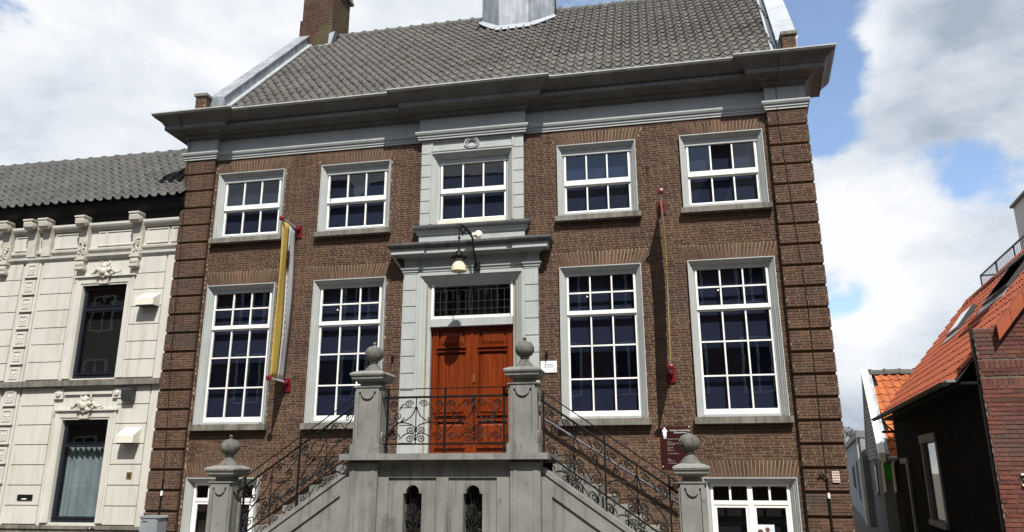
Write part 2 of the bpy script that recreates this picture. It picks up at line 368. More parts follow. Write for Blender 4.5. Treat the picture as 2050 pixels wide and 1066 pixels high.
def brick_field(x0, x1, z0, z1, yf, excl, F=Matrix(), pitch=.0525, joint=.0145, **k):
    out = []; n = int(round((z1-z0)/pitch)); p = (z1-z0)/n
    for i in range(n):
        zc = z0+(i+.5)*p
        course_fill(out, x0, x1, zc, p-joint, i, yf, excl(zc) if callable(excl) else excl, F, **k)
    return out
def flat_arch(cx, hw, z0, z1, yf, F=Matrix(), n=26, spread=.13):
    out = []
    for i in range(n):
        t = (i+.5)/n*2-1; xb, xt = cx+t*hw, cx+t*(hw+spread); xm = (xb+xt)/2; h = z1-z0
        ang = math.atan2(xt-xb, h); w = 2*(hw+spread*.45)/n-.0145
        zs = [(z0+.004, z1-.004)] if i % 2 else [(z0+.004, z0+h*.62), (z0+h*.62+.010, z1-.004)]
        for a, b in zs:
            zc = (a+b)/2; xx = xb+(xt-xb)*(zc-z0)/h; d = .04+random.uniform(-.002, .002)
            out.append(F @ Matrix.Translation((xx, yf-d/2+.03, zc)) @ Matrix.Rotation(ang, 4, 'Y') @ Matrix.Diagonal((w, d, b-a, 1)))
    return out
def wall_panel(mb, x0, x1, z0, z1, y, holes, depth):
    xs = sorted({x0, x1, *[h[0] for h in holes], *[h[1] for h in holes]}); zs = sorted({z0, z1, *[h[2] for h in holes], *[h[3] for h in holes]})
    xs = [x for x in xs if x0 <= x <= x1]; zs = [z for z in zs if z0 <= z <= z1]
    for a, b in zip(xs[:-1], xs[1:]):
        for c, d in zip(zs[:-1], zs[1:]):
            mx, mz = (a+b)/2, (c+d)/2
            if any(h[0] < mx < h[1] and h[2] < mz < h[3] for h in holes): continue
            mb.add([(a, y, c), (b, y, c), (b, y, d), (a, y, d)], [(0, 1, 2, 3)])
    for a, b, c, d in holes:
        e = y+depth
        mb.add([(a, y, c), (b, y, c), (b, y, d), (a, y, d), (a, e, c), (b, e, c), (b, e, d), (a, e, d)], [(0, 4, 5, 1), (1, 5, 6, 2), (2, 6, 7, 3), (3, 7, 4, 0)])
    return mb
def spiral(c, r0, r1, a0, turns, n=14):
    return [(c[0]+(r0+(r1-r0)*i/n)*math.cos(a0+turns*2*math.pi*i/n), c[1]+(r0+(r1-r0)*i/n)*math.sin(a0+turns*2*math.pi*i/n)) for i in range(n+1)]
def bez(a, b, c, d, n=10):
    o = []
    for i in range(n+1):
        t = i/n; w = ((1-t)**3, 3*t*(1-t)**2, 3*t*t*(1-t), t**3)
        o.append((a[0]*w[0]+b[0]*w[1]+c[0]*w[2]+d[0]*w[3], a[1]*w[0]+b[1]*w[1]+c[1]*w[2]+d[1]*w[3]))
    return o
def text_mesh(txt, size, M, name, m, parent, depth=.002, align='LEFT'):
    cu = bpy.data.curves.new('txt', 'FONT'); cu.body = txt; cu.size = size; cu.extrude = depth; cu.align_x = align; cu.resolution_u = 2
    o = bpy.data.objects.new('txt', cu); COL.objects.link(o); dg = bpy.context.evaluated_depsgraph_get()
    me = bpy.data.meshes.new_from_object(o.evaluated_get(dg)); bpy.data.objects.remove(o); bpy.data.curves.remove(cu)
    me.transform(Matrix.Translation(-org(parent)) @ M); me.materials.clear(); me.materials.append(MAT[m]); me.name = name
    ob = bpy.data.objects.new(name, me); COL.objects.link(ob); ob.parent = parent; return ob
STAND = Matrix.Rotation(R(90), 4, 'X')     # text lying in XY -> standing in XZ, read from -Y

def see_through(m, a):
    nt = m.node_tree; N = nt.nodes.new; b = nt.nodes['Principled BSDF']; o = nt.nodes['Material Output']; t = N('ShaderNodeBsdfTransparent'); t.inputs[0].default_value = (.75, .55, .55, 1)
    mx = N('ShaderNodeMixShader'); mx.inputs[0].default_value = a; nt.links.new(t.outputs[0], mx.inputs[1]); nt.links.new(b.outputs[0], mx.inputs[2]); nt.links.new(mx.outputs[0], o.inputs[0])
see_through(MAT['signp'], .32)

# ------------------------------------------------------------------ setting
def sheet(name, m, x0, x1, y0, y1, z):
    return props(MB().add([(x0, y0, z), (x1, y0, z), (x1, y1, z), (x0, y1, z)], [(0, 1, 2, 3)]).build(name, m), kind='structure')
sheet('ground', 'earth', -400, 400, -400, 400, -.14)
sheet('road', 'asphalt', -120, 120, -12.6, -4.6, -.12)
for nm, y0, y1 in (('pavement', -4.45, .30), ('pavement', -17.4, -12.75)):
    props(MB().box(-120, 120, y0, y1, -.13, 0).build(nm, 'pave'), kind='structure')
for y0 in (-4.6, -12.75): props(MB().box(-120, 120, y0, y0+.146, -.13, .004).build('kerb', 'kerb'), kind='structure')
props(MB().xy([(6.9, .302), (8.6, .302), (14.4, 40), (11.4, 40)], -.13, -.004).build('path', 'pave'), kind='structure')

# terrace across the street: it shades the street and shows as reflections in the panes
for i, (x0, x1, he, wm, lab) in enumerate([(-46, -34, 11.9, 'ohouse', 'grey plastered end house of the terrace across the street'), (-34, -22, 12.4, 'obrick', 'brown brick house next to the end of the opposite terrace'), (-22, -11.2, 11.5, 'obrick', 'brown brick town house across the street, beyond the grey gabled one'), (-11.2, -1.5, 12.6, 'ohouse', 'grey plastered gabled town house across the street'),
        (-1.5, 9.0, 11.8, 'obrick', 'dark brick town house straight across from the stoop'), (9.0, 21, 12.2, 'ohouse', 'grey plastered town house across from the alley mouth'), (21, 33, 11.6, 'obrick', 'brown brick town house across the street beyond the alley')]):
    t = thing('town_house', lab, 'house', ((x0+x1)/2, -17.5, 0), 'terrace across the street')
    w = MB().box(x0, x1, -25, -17.5, 0, he).build('wall', wm, t)
    r = MB().yz([(-17.2, he), (-25.3, he), (-21.25, he+4.2)], x0+.02, x1-.02).build('roof', 'oslate', t)
    MB().box(x1-2.2, x1-1.2, -21.8, -20.9, he+3, he+5.4).build('chimney', 'obrick', t)
    nb = 4; bw = (x1-x0)/nb
    for f in range(3):
        for b in range(nb):
            cx = x0+bw*(b+.5); z0 = 1.0+f*3.7; hh = 2.3 if f < 2 else 1.8
            if f == 0 and b == 1:
                MB().box(cx-.55, cx+.55, -17.52, -17.44, 0.02, 2.6).build('door', 'dframe', t); continue
            wd = MB().box(cx-.62, cx+.62, -17.53, -17.42, z0, z0+hh).build('window', 'white', t)
            for q in (-1, 1): MB().box(cx+q*.28-.24, cx+q*.28+.24, -17.43, -17.41, z0+.08, z0+hh-.08).build('pane', 'dark', wd)

# ------------------------------------------------------------------ museum
mus = thing('museum_building', 'brown brick town museum with grey cornice, pantile roof and red double door', 'building', (0, 0, 0))
A1, A2 = 2.644, 5.155
LW = [(-A2, 'L'), (-A1, 'L'), (A1, 'L'), (A2, 'L')]
ZL0, ZL1, ZU0, ZU1 = 2.595, 5.595, 6.665, 8.24
holes = []; fields = []
for c, _ in LW:
    holes.append((c-.80, c+.80, ZL0, ZL1-.01)); holes.append((c-.80, c+.80, ZU0, ZU1-.01))
for c in (-5.17, 5.17): holes.append((c-.79, c+.79, .02, 1.52))
holes.append((-.93, .93, 1.94, 5.58)); holes.append((-.80, .80, 6.68, 8.20))
core = MB(); wall_panel(core, -6.12, 6.12, 0, 8.9, .004, holes, .30)
# side and rear walls, gable ends
SK = .11
D1 = 9.6
core.add([(6.80, 0, 0), (6.80+SK*D1, D1, 0), (6.80+SK*D1, D1, 9.7), (6.80+SK*4.75, 4.75, 14.6), (6.80, 0, 9.7)], [(0, 1, 2, 3, 4)])
core.add([(-6.80, 0, 0), (-6.80, D1, 0), (-6.80, D1, 9.7), (-6.80, 4.75, 14.6), (-6.80, 0, 9.7)], [(0, 1, 2, 3, 4)])
core.add([(-6.80, D1, 0), (6.80+SK*D1, D1, 0), (6.80+SK*D1, D1, 9.7), (-6.80, D1, 9.7)], [(0, 1, 2, 3)])
wall = core.build('wall', 'mortar', mus)
archs = []
def excl(z):
    e = []
    for c, _ in LW:
        for hw, a, b in ((.80, ZL0, ZL1), (.80, ZU0, ZU1)):
            if a < z < b: e.append((c-hw, c+hw))
            elif b <= z < b+.33 and z < 8.6: k = .81+.02+(z-b)/.33*.13; e.append((c-k, c+k))
    for c in (-5.17, 5.17):
        if z < 1.53: e.append((c-.80, c+.80))
        elif z < 1.85: k = .82+(z-1.53)/.32*.10; e.append((c-k, c+k))
    if 1.9 < z < 6.3: e.append((-1.38, 1.38))
    if 6.3 <= z: e.append((-1.10, 1.10))
    return e
bm_ = brick_field(-6.09, 6.09, .1, 8.60, .004, excl)
for c, _ in LW:
    bm_ += flat_arch(c, .83, ZL1+.005, ZL1+.325, .004)+flat_arch(c, .83, ZU1+.005, 8.57, .004)
for c in (-5.17, 5.17): bm_ += flat_arch(c, .82, 1.535, 1.845, .004, spread=.09)
pieces(wall, 'brick', BRICK['brick'], bm_, 'brick_courses', 300, ok=lambda c: c.x > 1.9 and c.z > 1.6 and not(3.5 < c.x < 4.4 and c.z < 2.5))

# rusticated corner pilasters
for sx in (-1, 1):
    x0, x1 = sorted((sx*6.09, sx*6.83)); y = -.060
    p = MB().box(x0+.004, x1-.004, y, .30, 0, 8.62).build('corner_pilaster', 'brick', mus)
    lst = []; zj = [8.62]+[8.26-.4105*k for k in range(21)]
    cores = MB()
    for zt, zb in zip(zj[:-1], zj[1:]):
        a, b = max(zb+.027, .02), zt-.027
        if zt == 8.62: b = 8.62
        if b-a < .05: continue
        cores.box(x0+.008, x1-.008, -.112, y+.002, a+.004, b-.004)
        n = max(2, int(round((b-a)/.0512))); pch = (b-a)/n
        for i in range(n):
            course_fill(lst, x0, x1, a+(i+.5)*pch, pch-.0125, i, -.112, [], Matrix(), clip=.02)
            for side in ((x0, -1), (x1, 1)):
                # return face of the block
                M = Matrix.Translation((side[0], -.086, a+(i+.5)*pch)) @ Matrix.Rotation(R(90)*side[1], 4, 'Z') @ Matrix.Diagonal((.055, .012, pch-.009, 1)); lst.append(M)
    cores.build('block_core', 'mortar', p)
    pieces(p, 'brick', BRICK['brick'], lst, 'brick_blocks', 0 if sx < 0 else 300, ok=lambda c: c.z > 1.0)

# entablature swept round the breaks
def epath(back): 
    return [(-6.83, back), (-6.83, -.12), (-6.08, -.12), (-6.08, 0), (-1.16, 0), (-1.16, -.12), (1.16, -.12), (1.16, 0), (6.08, 0), (6.08, -.12), (6.83, -.12), (6.83+SK*(back+.12), back)]
MB().sweep(epath(.5), [(-.2, 8.60), (.030, 8.60), (.030, 8.645), (.048, 8.65), (.048, 8.70), (.072, 8.705), (.090, 8.745), (.090, 8.775), (.02, 8.79), (-.2, 8.79)]).build('architrave_moulding', 'grey', mus)
MB().sweep(epath(.5), [(-.2, 8.789), (.010, 8.789), (.010, 9.10), (-.2, 9.10)]).build('frieze', 'grey', mus)
MB().sweep(epath(.85), [(-.2, 9.09), (.03, 9.09), (.04, 9.13), (.10, 9.17), (.115, 9.21), (.17, 9.235), (.20, 9.265), (.365, 9.262), (.365, 9.250), (.385, 9.250), (.385, 9.355), (.405, 9.36), (.415, 9.385), (.435, 9.41), (.475, 9.445),
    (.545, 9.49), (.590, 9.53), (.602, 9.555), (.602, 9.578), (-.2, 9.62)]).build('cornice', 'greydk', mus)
MB().sweep(epath(.85), [(.2, 9.606), (.595, 9.584), (.612, 9.572), (.616, 9.594), (.2, 9.632)]).build('lead_edge', 'edge', mus)

# roof
RS = 1.045; RZ0 = 9.82; RANG = math.atan(RS); RY, RZ = 4.72, 9.82+1.045*4.72
roof = MB().add([(-6.6, -.42, RZ0-.42*RS-.03), (6.75, -.42, RZ0-.42*RS-.03), (6.75+SK*4.72, RY, RZ-.03), (-6.6, RY, RZ-.03)], [(0, 1, 2, 3)])
roof.add([(-6.6, RY, RZ-.03), (6.75+SK*4.72, RY, RZ-.03), (7.8, D1, 9.75), (-6.6, D1, 9.75)], [(0, 1, 2, 3)])
roof = roof.build('roof', 'felt', mus)
def pantile(W, Ln, amp, th, m):
    b = MB(); n = 11; us = [-.03+1.09*i/n for i in range(n+1)]; xs = [u*W for u in us]
    def zz(u):      # broad trough, narrower roll
        u = u % 1
        return -.42*amp*math.sin(math.pi*u/.60) if u < .60 else 1.25*amp*math.sin(math.pi*(u-.60)/.40)
    lo = [(x, 0, zz(u)+.032) for x, u in zip(xs, us)]; hi = [(x, Ln, zz(u)+.004) for x, u in zip(xs, us)]; lb = [(x, .004, zz(u)+.032-th) for x, u in zip(xs, us)]
    b.add(lo+hi+lb, [(i, i+1, n+2+i, n+1+i) for i in range(n)]+[(2*n+2+i, 2*n+3+i, i+1, i) for i in range(n)])
    return meshdata('pantile', b, m, True)
def tile_slope(origin, ex, es, W, E, ncol, nrow, keep=None, jit=.004):
    ex, es = Vector(ex).normalized(), Vector(es).normalized(); en = ex.cross(es)
    if en.z < 0: en = -en
    B = Matrix((ex, es, en)).transposed().to_4x4(); out = []
    for r in range(nrow):
        for c in range(ncol):
            p = Vector(origin)+ex*(c*W)+es*(r*E)
            if keep and not keep(p, r, c): continue
            out.append(Matrix.Translation(p+en*random.uniform(-jit, jit)+es*random.uniform(-.006, .006)) @ B @ Matrix.Rotation(random.gauss(0, .007), 4, 'Z') @ Matrix.Rotation(random.gauss(0, .006), 4, 'X'))
    return out
es = Vector((0, math.cos(RANG), math.sin(RANG)))
def keepm(p, r, c):
    if p.x+.21 > 6.47+SK*p.y or p.x < -6.20: return False
    if p.y > 3.45 and -.95 < p.x+.1 < 1.36: return abs(p.x+.1-.2) > 1.06 or p.y < 3.52
    if p.x < -5.42 and p.y > 3.72: return False
    return p.y < RY-.21
tm = tile_slope((-6.21, -.34, RZ0-.34*RS), (1, 0, 0), es, .2115, .345, 64, 22, keepm)
pieces(roof, 'pantile', pantile(.2115, .40, .046, .024, 'tile'), tm, 'pantile_rows', 300)
def ridge(parent, a, b, r, m, n, zs=1.15):
    a, b = Vector(a)-Vector((0, 0, r*.85)), Vector(b)-Vector((0, 0, r*.85)); d = (b-a)/n; prof = MB(); k = 8; L = d.length
    ring = lambda x, rr: [(x, rr*math.cos(math.pi*i/k), rr*zs*math.sin(math.pi*i/k)) for i in range(k+1)]
    pts = ring(0, r*1.16)+ring(.07, r*1.16)+ring(.075, r)+ring(L+.03, r*.96)
    prof.add(pts, [(j*(k+1)+i, j*(k+1)+i+1, (j+1)*(k+1)+i+1, (j+1)*(k+1)+i) for j in range(3) for i in range(k)]+[tuple(range(k+1))])
    me = meshdata('ridge_tile', prof, m, True); B = Vector((1, 0, 0)).rotation_difference(d).to_matrix().to_4x4()
    for i in range(n):
        o = bpy.data.objects.new('ridge_tile', me); COL.objects.link(o); o.parent = parent
        o.matrix_basis = Matrix.Translation(a+d*i-org(parent)) @ B @ Matrix.Rotation(random.gauss(0, .02), 4, 'Y')
ridge(roof, (-5.5, RY, RZ-.02), (-.92, RY, RZ+.0), .15, 'tile2', 12)
ridge(roof, (1.34, RY, RZ-.02), (7.2, RY, RZ+.0), .15, 'tile2', 15)
# gable parapets with lead
for sx in (-1, 1):
    def X(x, y): return x if sx < 0 else x+SK*y
    xi, xo = (-6.20, -6.62) if sx < 0 else (6.46, 6.84)
    ys = [0.12, 4.0 if sx < 0 else 4.72]; b = MB()
    z = lambda y: RZ0+RS*y
    b.add([(X(xi, y), y, z(y)-.1) for y in ys]+[(X(xi, y), y, z(y)+.36) for y in ys]+[(X(xo, y), y, z(y)+.36) for y in ys]+[(X(xo, y), y, z(y)-.5) for y in ys],
          [(0, 1, 3, 2), (2, 3, 5, 4), (4, 5, 7, 6), (0, 2, 4, 6), (1, 3, 5, 7)])
    gp = b.build('gable_parapet', 'lead', mus)
    n = 9
    for i in range(n):     # coping sheets with raised welts
        y0, y1 = ys[0]+(ys[1]-ys[0])*i/n, ys[0]+(ys[1]-ys[0])*(i+1)/n-.012
        xa, xb = xi+sx*-.03, xo+sx*(.03 if sx > 0 else -.10)
        h = [.362, .40]
        v = [(X(x, y), y, z(y)+q) for y in (y0, y1) for q in h for x in (xa, xb)]
        MB().add(v, [(0, 1, 3, 2), (4, 6, 7, 5), (0, 4, 5, 1), (2, 3, 7, 6), (0, 2, 6, 4), (1, 5, 7, 3)]).build('coping_sheet', 'lead' if sx < 0 else 'zinc', gp)
        yy = y0+.02; MB().tube([(X(xi, yy)-sx*.004, yy+.05, z(yy+.05)+.02), (X(xi, yy)-sx*.004, yy, z(yy)+.35)], .011, 4).build('lead_seam', 'lead', gp)
    fl = MB()
    fl.add([(X(xi-sx*.02, y), y, z(y)+.10) for y in ys]+[(X(xi-sx*.14, y), y, z(y)+.075) for y in ys]+[(X(xi-sx*.02, y), y, z(y)+.02) for y in ys]+[(X(xi-sx*.14, y), y, z(y)+.03) for y in ys], [(0, 1, 3, 2), (4, 5, 7, 6), (2, 3, 7, 6), (0, 2, 6, 4)])
    fl.build('flashing', 'zinc', gp)
    x0, x1 = sorted((sx*6.54, sx*6.80)); e = MB().box(x0, x1, -.08, .34, 9.62, 10.27).build('parapet_stub', 'mortar', mus)
    lst = brick_field(x0, x1, 9.64, 10.27, -.08, [])+brick_field(0, .42, 9.64, 10.27, 0, [], Matrix.Translation((x0 if sx > 0 else x1, -.08, 0)) @ Matrix.Rotation(R(-90 if sx > 0 else 90), 4, 'Z') @ Matrix.Translation((-.42 if sx > 0 else 0, 0, 0)))
    pieces(e, 'brick', BRICK['brick'], lst, 'brick_courses')
    MB().add([(x, y, zz) for zz in (10.275, 10.345) for x, y in ((x0-.035, -.12), (x1+.035, -.12), (x1+.035, .42), (x0-.035, .42))], [(0, 1, 2, 3), (4, 5, 6, 7), (0, 1, 5, 4), (1, 2, 6, 5), (2, 3, 7, 6), (3, 0, 4, 7)]).build('cap_stone', 'sill', e)
# chimney
ch = MB().box(-6.46, -5.50, 4.05, 5.25, 13.4, 16.55).build('chimney', 'rmortar', mus)
lst = brick_field(-6.47, -5.49, 13.9, 16.5, 4.05, [])+brick_field(0, 1.2, 13.9, 16.5, 0, [], Matrix.Translation((-5.50, 4.05, 0)) @ Matrix.Rotation(R(90), 4, 'Z'))
lst += brick_field(-6.62, -6.47, 14.35, 15.08, 4.2, [])
pieces(ch, 'brick', BRICK['cbrick'], lst, 'brick_courses', 300)
MB().box(-6.62, -6.45, 4.2, 5.1, 13.6, 15.08).build('shoulder', 'cbrick', ch)
MB().box(-6.56, -5.40, 3.95, 5.35, 16.20, 16.30).box(-6.52, -5.44, 3.99, 5.31, 16.30, 16.62).build('cap', 'sill', ch)
MB().xz([(-6.3, 13.86), (-5.45, 13.92), (-5.32, 14.4), (-5.5, 14.35), (-5.52, 14.0), (-6.25, 13.95)], 3.93, 4.10).build('flashing', 'zinc', ch)
# ridge lantern
LC = (.21, 4.70)
def octo(r, z): return [(LC[0]+r*math.cos(R(22.5+45*i)), LC[1]+r*math.sin(R(22.5+45*i)), z) for i in range(8)]
def ring_loft(b, rz):
    base = len(b.v); n = 8
    for r, z in rz: b.v += octo(r, z)
    for j in range(len(rz)-1):
        for i in range(n): b.f.append((base+j*n+i, base+j*n+(i+1) % n, base+(j+1)*n+(i+1) % n, base+(j+1)*n+i))
    return b
lt = ring_loft(MB(), [(1.15, 13.2), (1.13, 15.35), (1.10, 15.75), (1.30, 15.95), (1.30, 16.02), (.9, 16.1), (.9, 17.6), (1.2, 17.7), (1.0, 18.3), (.45, 18.9), (.12, 19.6), (.02, 20.4)]).build('roof_lantern', 'lead', mus)
for i in range(8):
    a, b2 = octo(1.142, 13.4)[i], octo(1.125, 15.4)[i]; MB().tube([a, b2], .022, 5).build('lead_roll', 'lead', lt)
    for t in (.33, .66):
        p, q = [Vector(o).lerp(Vector(o2), t) for o, o2 in ((octo(1.143, 13.4)[i], octo(1.143, 13.4)[(i+1) % 8]), (octo(1.127, 15.4)[i], octo(1.127, 15.4)[(i+1) % 8]))]
        MB().tube([p, q], .008, 4).build('lead_seam', 'lead', lt)
    if i in (3, 4, 7, 6): 
        p, q = octo(1.145, 14.3)[i], octo(1.14, 15.3)[(i+1) % 8]
MB().tube([(1.31, 4.35, 13.9), (1.27, 4.33, 16.2)], .02, 5).build('cable', 'iron', lt)
MB().add([(-1.0, 4.25, 14.33), (-.84, 4.19, 14.32), (-.22, 3.60, 13.72), (-.26, 3.40, 13.46), (-.70, 3.85, 13.93)], [(0, 1, 2, 3, 4)]).add([(-.26, 3.40, 13.46), (-.22, 3.60, 13.72), (.66, 3.60, 13.72), (.70, 3.42, 13.48)], [(0, 1, 2, 3)]).add([(.70, 3.42, 13.48), (.66, 3.60, 13.72), (1.30, 4.10, 14.22), (1.38, 4.0, 14.08)], [(0, 1, 2, 3)]).build('flashing', 'zinc', lt)

# windows ----------------------------------------------------------
def sash_window(cx, hw, zs, cols, yg=.085, bar=.028, sp=.038, name='sash', mt='white'):
    """zs: list of sashes (z0,z1,[inner bar z],bottom rail h, y shift)"""
    out = []
    for z0, z1, rows, br, dy in zs:
        b = MB(); y0, y1 = yg-.025+dy, yg+.025+dy
        b.box(cx-hw, cx-hw+sp, y0, y1, z0, z1); b.box(cx+hw-sp, cx+hw, y0, y1, z0, z1)
        b.box(cx-hw+sp, cx+hw-sp, y0+.002, y1-.002, z0, z0+br); b.box(cx-hw+sp, cx+hw-sp, y0+.002, y1-.002, z1-.045, z1)
        out.append(('sash', b))
        xs = [cx-hw+sp+(2*hw-2*sp)*i/cols for i in range(cols+1)]; zz = [z0+br]+rows+[z1-.045]
        for x in xs[1:-1]: out.append(('glazing_bar', MB().box(x-bar/2, x+bar/2, y0+.004, y1-.006, z0+br, z1-.045)))
        for z in rows: out.append(('glazing_bar', MB().box(xs[0], xs[-1], y0+.006, y1-.008, z-bar/2, z+bar/2)))
        for xa, xb in zip(xs[:-1], xs[1:]):
            for za, zb in zip(zz[:-1], zz[1:]): out.append(('pane', MB().box(xa, xb, yg+dy+.004, yg+dy+.008, za, zb)))
    return out
ARC = [(0, .02), (0, -.080), (.018, -.080), (.020, -.062), (.046, -.040), (.049, -.026), (.080, .000), (.083, .014), (.108, .040), (.114, .062), (.135, .064), (.135, .14)]
def add_window(cx, hw, z0, z1, sashes, swh, sillz, sillw, archp=ARC, blind='blind', cols=3, lab=None, apron=True):
    w = MB().architrave(cx, hw, z0, z1, archp).build('window', 'grey', mus, label=lab)
    for nm, b in sash_window(cx, swh, sashes, cols): b.build(nm, 'glass' if nm == 'pane' else 'white', w)
    MB().box(cx-hw+.13, cx+hw-.13, -.02, .075, z0, sashes[0][0]-.002).build('sill_board', 'grey', w)
    MB().box(cx-hw+.10, cx+hw-.10, .028, .058, sashes[-1][1]-.047, z1-.09).build('head_board', 'grey', w)
    box('blind', blind, w, cx-.80, cx+.80, .205, .215, z0, z1)
    if sillz: MB().box(cx-sillw, cx+sillw, -.135, .05, sillz[0], sillz[1]).build('sill', 'sill', w)
    return w
for c, _ in LW:
    add_window(c, .81, ZL0, ZL1, [(2.652, 4.645, [4.012, 3.365], .10, .02), (4.632, 5.470, [5.070], .078, -.015)], .680, (2.475, 2.597), .865)
    add_window(c, .813, ZU0, ZU1, [(6.748, 7.39, [], .065, .02), (7.372, 8.085, [], .105, -.015)], .680, (6.56, 6.667), .868)
# centre window over the door
cw = MB().architrave(0, .905, 6.68, 8.30, [(0, .02), (0, -.115), (.026, -.115), (.030, -.092), (.068, -.060), (.072, -.045), (.112, -.005), (.116, .015), (.15, .05), (.175, .052), (.175, .10)]).build('window', 'grey', mus, label='grey framed window above the door cornice')
for nm, b in sash_window(0, .715, [(6.765, 7.42, [], .065, .02), (7.40, 8.105, [], .10, -.015)], 3): b.build(nm, 'glass' if nm == 'pane' else 'white', cw)
box('blind', 'blind', cw, -.79, .79, .205, .215, 6.68, 8.3)
MB().box(-.76, .76, .028, .058, 8.058, 8.16).build('head_board', 'grey', cw)
MB().box(-.73, .73, -.06, .07, 6.66, 6.763).build('sill_board', 'cream', cw)
sur = MB().box(-.90, .90, -.07, .0, 8.303, 8.60).build('window_surround', 'grey', mus)
pn = MB().architrave(0, .905, 8.335, 8.585, [(0, -.068), (0, -.10), (.028, -.10), (.032, -.075)], True).build('raised_panel', 'grey', sur)
b = MB()
for r0, r1, yy in ((.165, .140, -.125), (.115, .098, -.112)):
    n = 20; o = [(r0*math.cos(2*math.pi*i/n), 8.465+r0*.78*math.sin(2*math.pi*i/n)) for i in range(n)]; q = [(r1*math.cos(2*math.pi*i/n), 8.465+r1*.78*math.sin(2*math.pi*i/n)) for i in range(n)]
    b.add([(x, yy, z) for x, z in o]+[(x, yy, z) for x, z in q]+[(x, -.07, z) for x, z in o]+[(x, -.07, z) for x, z in q],
          [(i, (i+1) % n, n+(i+1) % n, n+i) for i in range(n)]+[(i, (i+1) % n, 2*n+(i+1) % n, 2*n+i) for i in range(n)]+[(n+i, n+(i+1) % n, 3*n+(i+1) % n, 3*n+i) for i in range(n)])
b.build('oval_ornament', 'grey', sur)
for sx in (-1, 1):     # quoin strips beside the upper window
    st = MB().box(min(sx*.907, sx*1.118), max(sx*.907, sx*1.118), -.055, .0, 6.66, 8.60).build('quoin_strip', 'grey', mus)
    zj = [6.665, 6.93, 7.205, 7.48, 7.755, 8.03, 8.29, 8.60]
    for a, b2 in zip(zj[:-1], zj[1:]): MB().box(min(sx*.905, sx*1.122), max(sx*.905, sx*1.122), -.088, -.054, a+.009, b2-.009).build('quoin_block', 'grey', st)
MB().sweep([(-1.12, .1), (-1.12, -.055), (1.12, -.055), (1.12, .1)], [(-.1, 6.30), (.015, 6.30), (.015, 6.42), (.05, 6.45), (.075, 6.50), (.085, 6.52), (.085, 6.555), (.115, 6.575), (.12, 6.615), (.10, 6.632), (-.1, 6.664)]).build('blocking_course', 'grey', mus)
MB().sweep([(-1.12, .1), (-1.12, -.055), (1.12, -.055), (1.12, .1)], [(-.1, 6.672), (.10, 6.645), (.132, 6.630), (.135, 6.60), (.124, 6.560), (.112, 6.556), (.09, 6.62), (-.1, 6.665)]).build('lead_apron', 'leadd', mus)
# door surround
for sx in (-1, 1):
    st = MB().box(min(sx*1.120, sx*1.405), max(sx*1.120, sx*1.405), -.06, .0, 1.95, 5.60).build('quoin_strip', 'grey', mus)
    n = 10; h = (5.60-2.18)/n
    MB().box(min(sx*1.12, sx*1.43), max(sx*1.12, sx*1.43), -.135, -.0, 1.945, 2.175).build('plinth_block', 'grey', st)
    for i in range(n): MB().box(min(sx*1.1375, sx*1.41), max(sx*1.1375, sx*1.41), -.115, -.058, 2.18+h*i+.009, 2.18+h*(i+1)-.009).build('quoin_block', 'grey', st)
ds = MB().architrave(0, 1.1365, 1.945, 5.62, [(0, .0), (0, -.10), (.065, -.10), (.07, -.085), (.13, -.045), (.136, -.028), (.20, .020), (.206, .036), (.25, .075), (.27, .08), (.27, .19)]).build('door_surround', 'grey', mus)
DP = lambda d: [(-1.42, .1), (-1.42, -d), (-1.14, -d), (-1.14, -d+.03), (1.14, -d+.03), (1.14, -d), (1.42, -d), (1.42, .1)]
MB().sweep(DP(.10), [(-.1, 5.605), (.012, 5.605), (.012, 5.64), (.03, 5.645), (.03, 5.685), (.055, 5.70), (.06, 5.735), (-.1, 5.75)]).build('taenia_moulding', 'grey', mus)
MB().sweep(DP(.10), [(-.08, 5.745), (.0, 5.745), (.0, 5.955), (-.08, 5.955)]).build('door_frieze', 'grey', mus)
hood = MB().sweep(DP(.12), [(-.1, 5.945), (.03, 5.945), (.05, 5.975), (.09, 5.99), (.20, 5.992), (.20, 5.98), (.215, 5.98), (.215, 6.06), (.225, 6.065), (.24, 6.09), (.265, 6.12), (.275, 6.15), (.275, 6.185), (-.1, 6.20)]).build('door_hood', 'grey', mus)
MB().sweep(DP(.12), [(-.12, 6.30), (-.05, 6.30), (.10, 6.225), (.285, 6.198), (.295, 6.185), (.295, 6.150), (.268, 6.105), (.240, 6.078), (.222, 6.076), (.18, 6.15), (-.1, 6.215)]).build('lead_cover', 'leadd', hood)
MB().tube([(-1.62, -.30, 5.98), (-1.56, -.2, 5.86), (-1.47, -.06, 5.70), (-1.44, -.03, 5.62), (-1.44, -.03, 2.0)], .022, 6).build('drain_pipe', 'grey', hood)
# transom light with leaded panes
tr = MB().architrave(0, .86, 4.56, 5.48, [(0, .10), (.0, .06), (.045, .06), (.05, .10)], True).build('transom_light', 'white', mus)
MB().box(-.86, .86, .03, .16, 4.50, 4.66).build('transom_bar', 'grey', tr)
MB().box(-.80, .80, .055, .10, 4.655, 4.72).build('rail', 'white', tr)
box('pane', 'glass', tr, -.82, .82, .098, .104, 4.70, 5.44); box('blind', 'brownin', tr, -.86, .86, .50, .51, 4.5, 5.6)
b = MB()
for i in range(1, 12): x = -.81+1.62*i/12; b.box(x-.004, x+.004, .090, .097, 4.70, 5.26 if 0 < i < 12 else 5.44)
for z in (4.86, 5.02, 5.26): b.box(-.81, .81, .089, .0965, z-.004, z+.004)
b.build('lead_came', 'ironlt', tr)
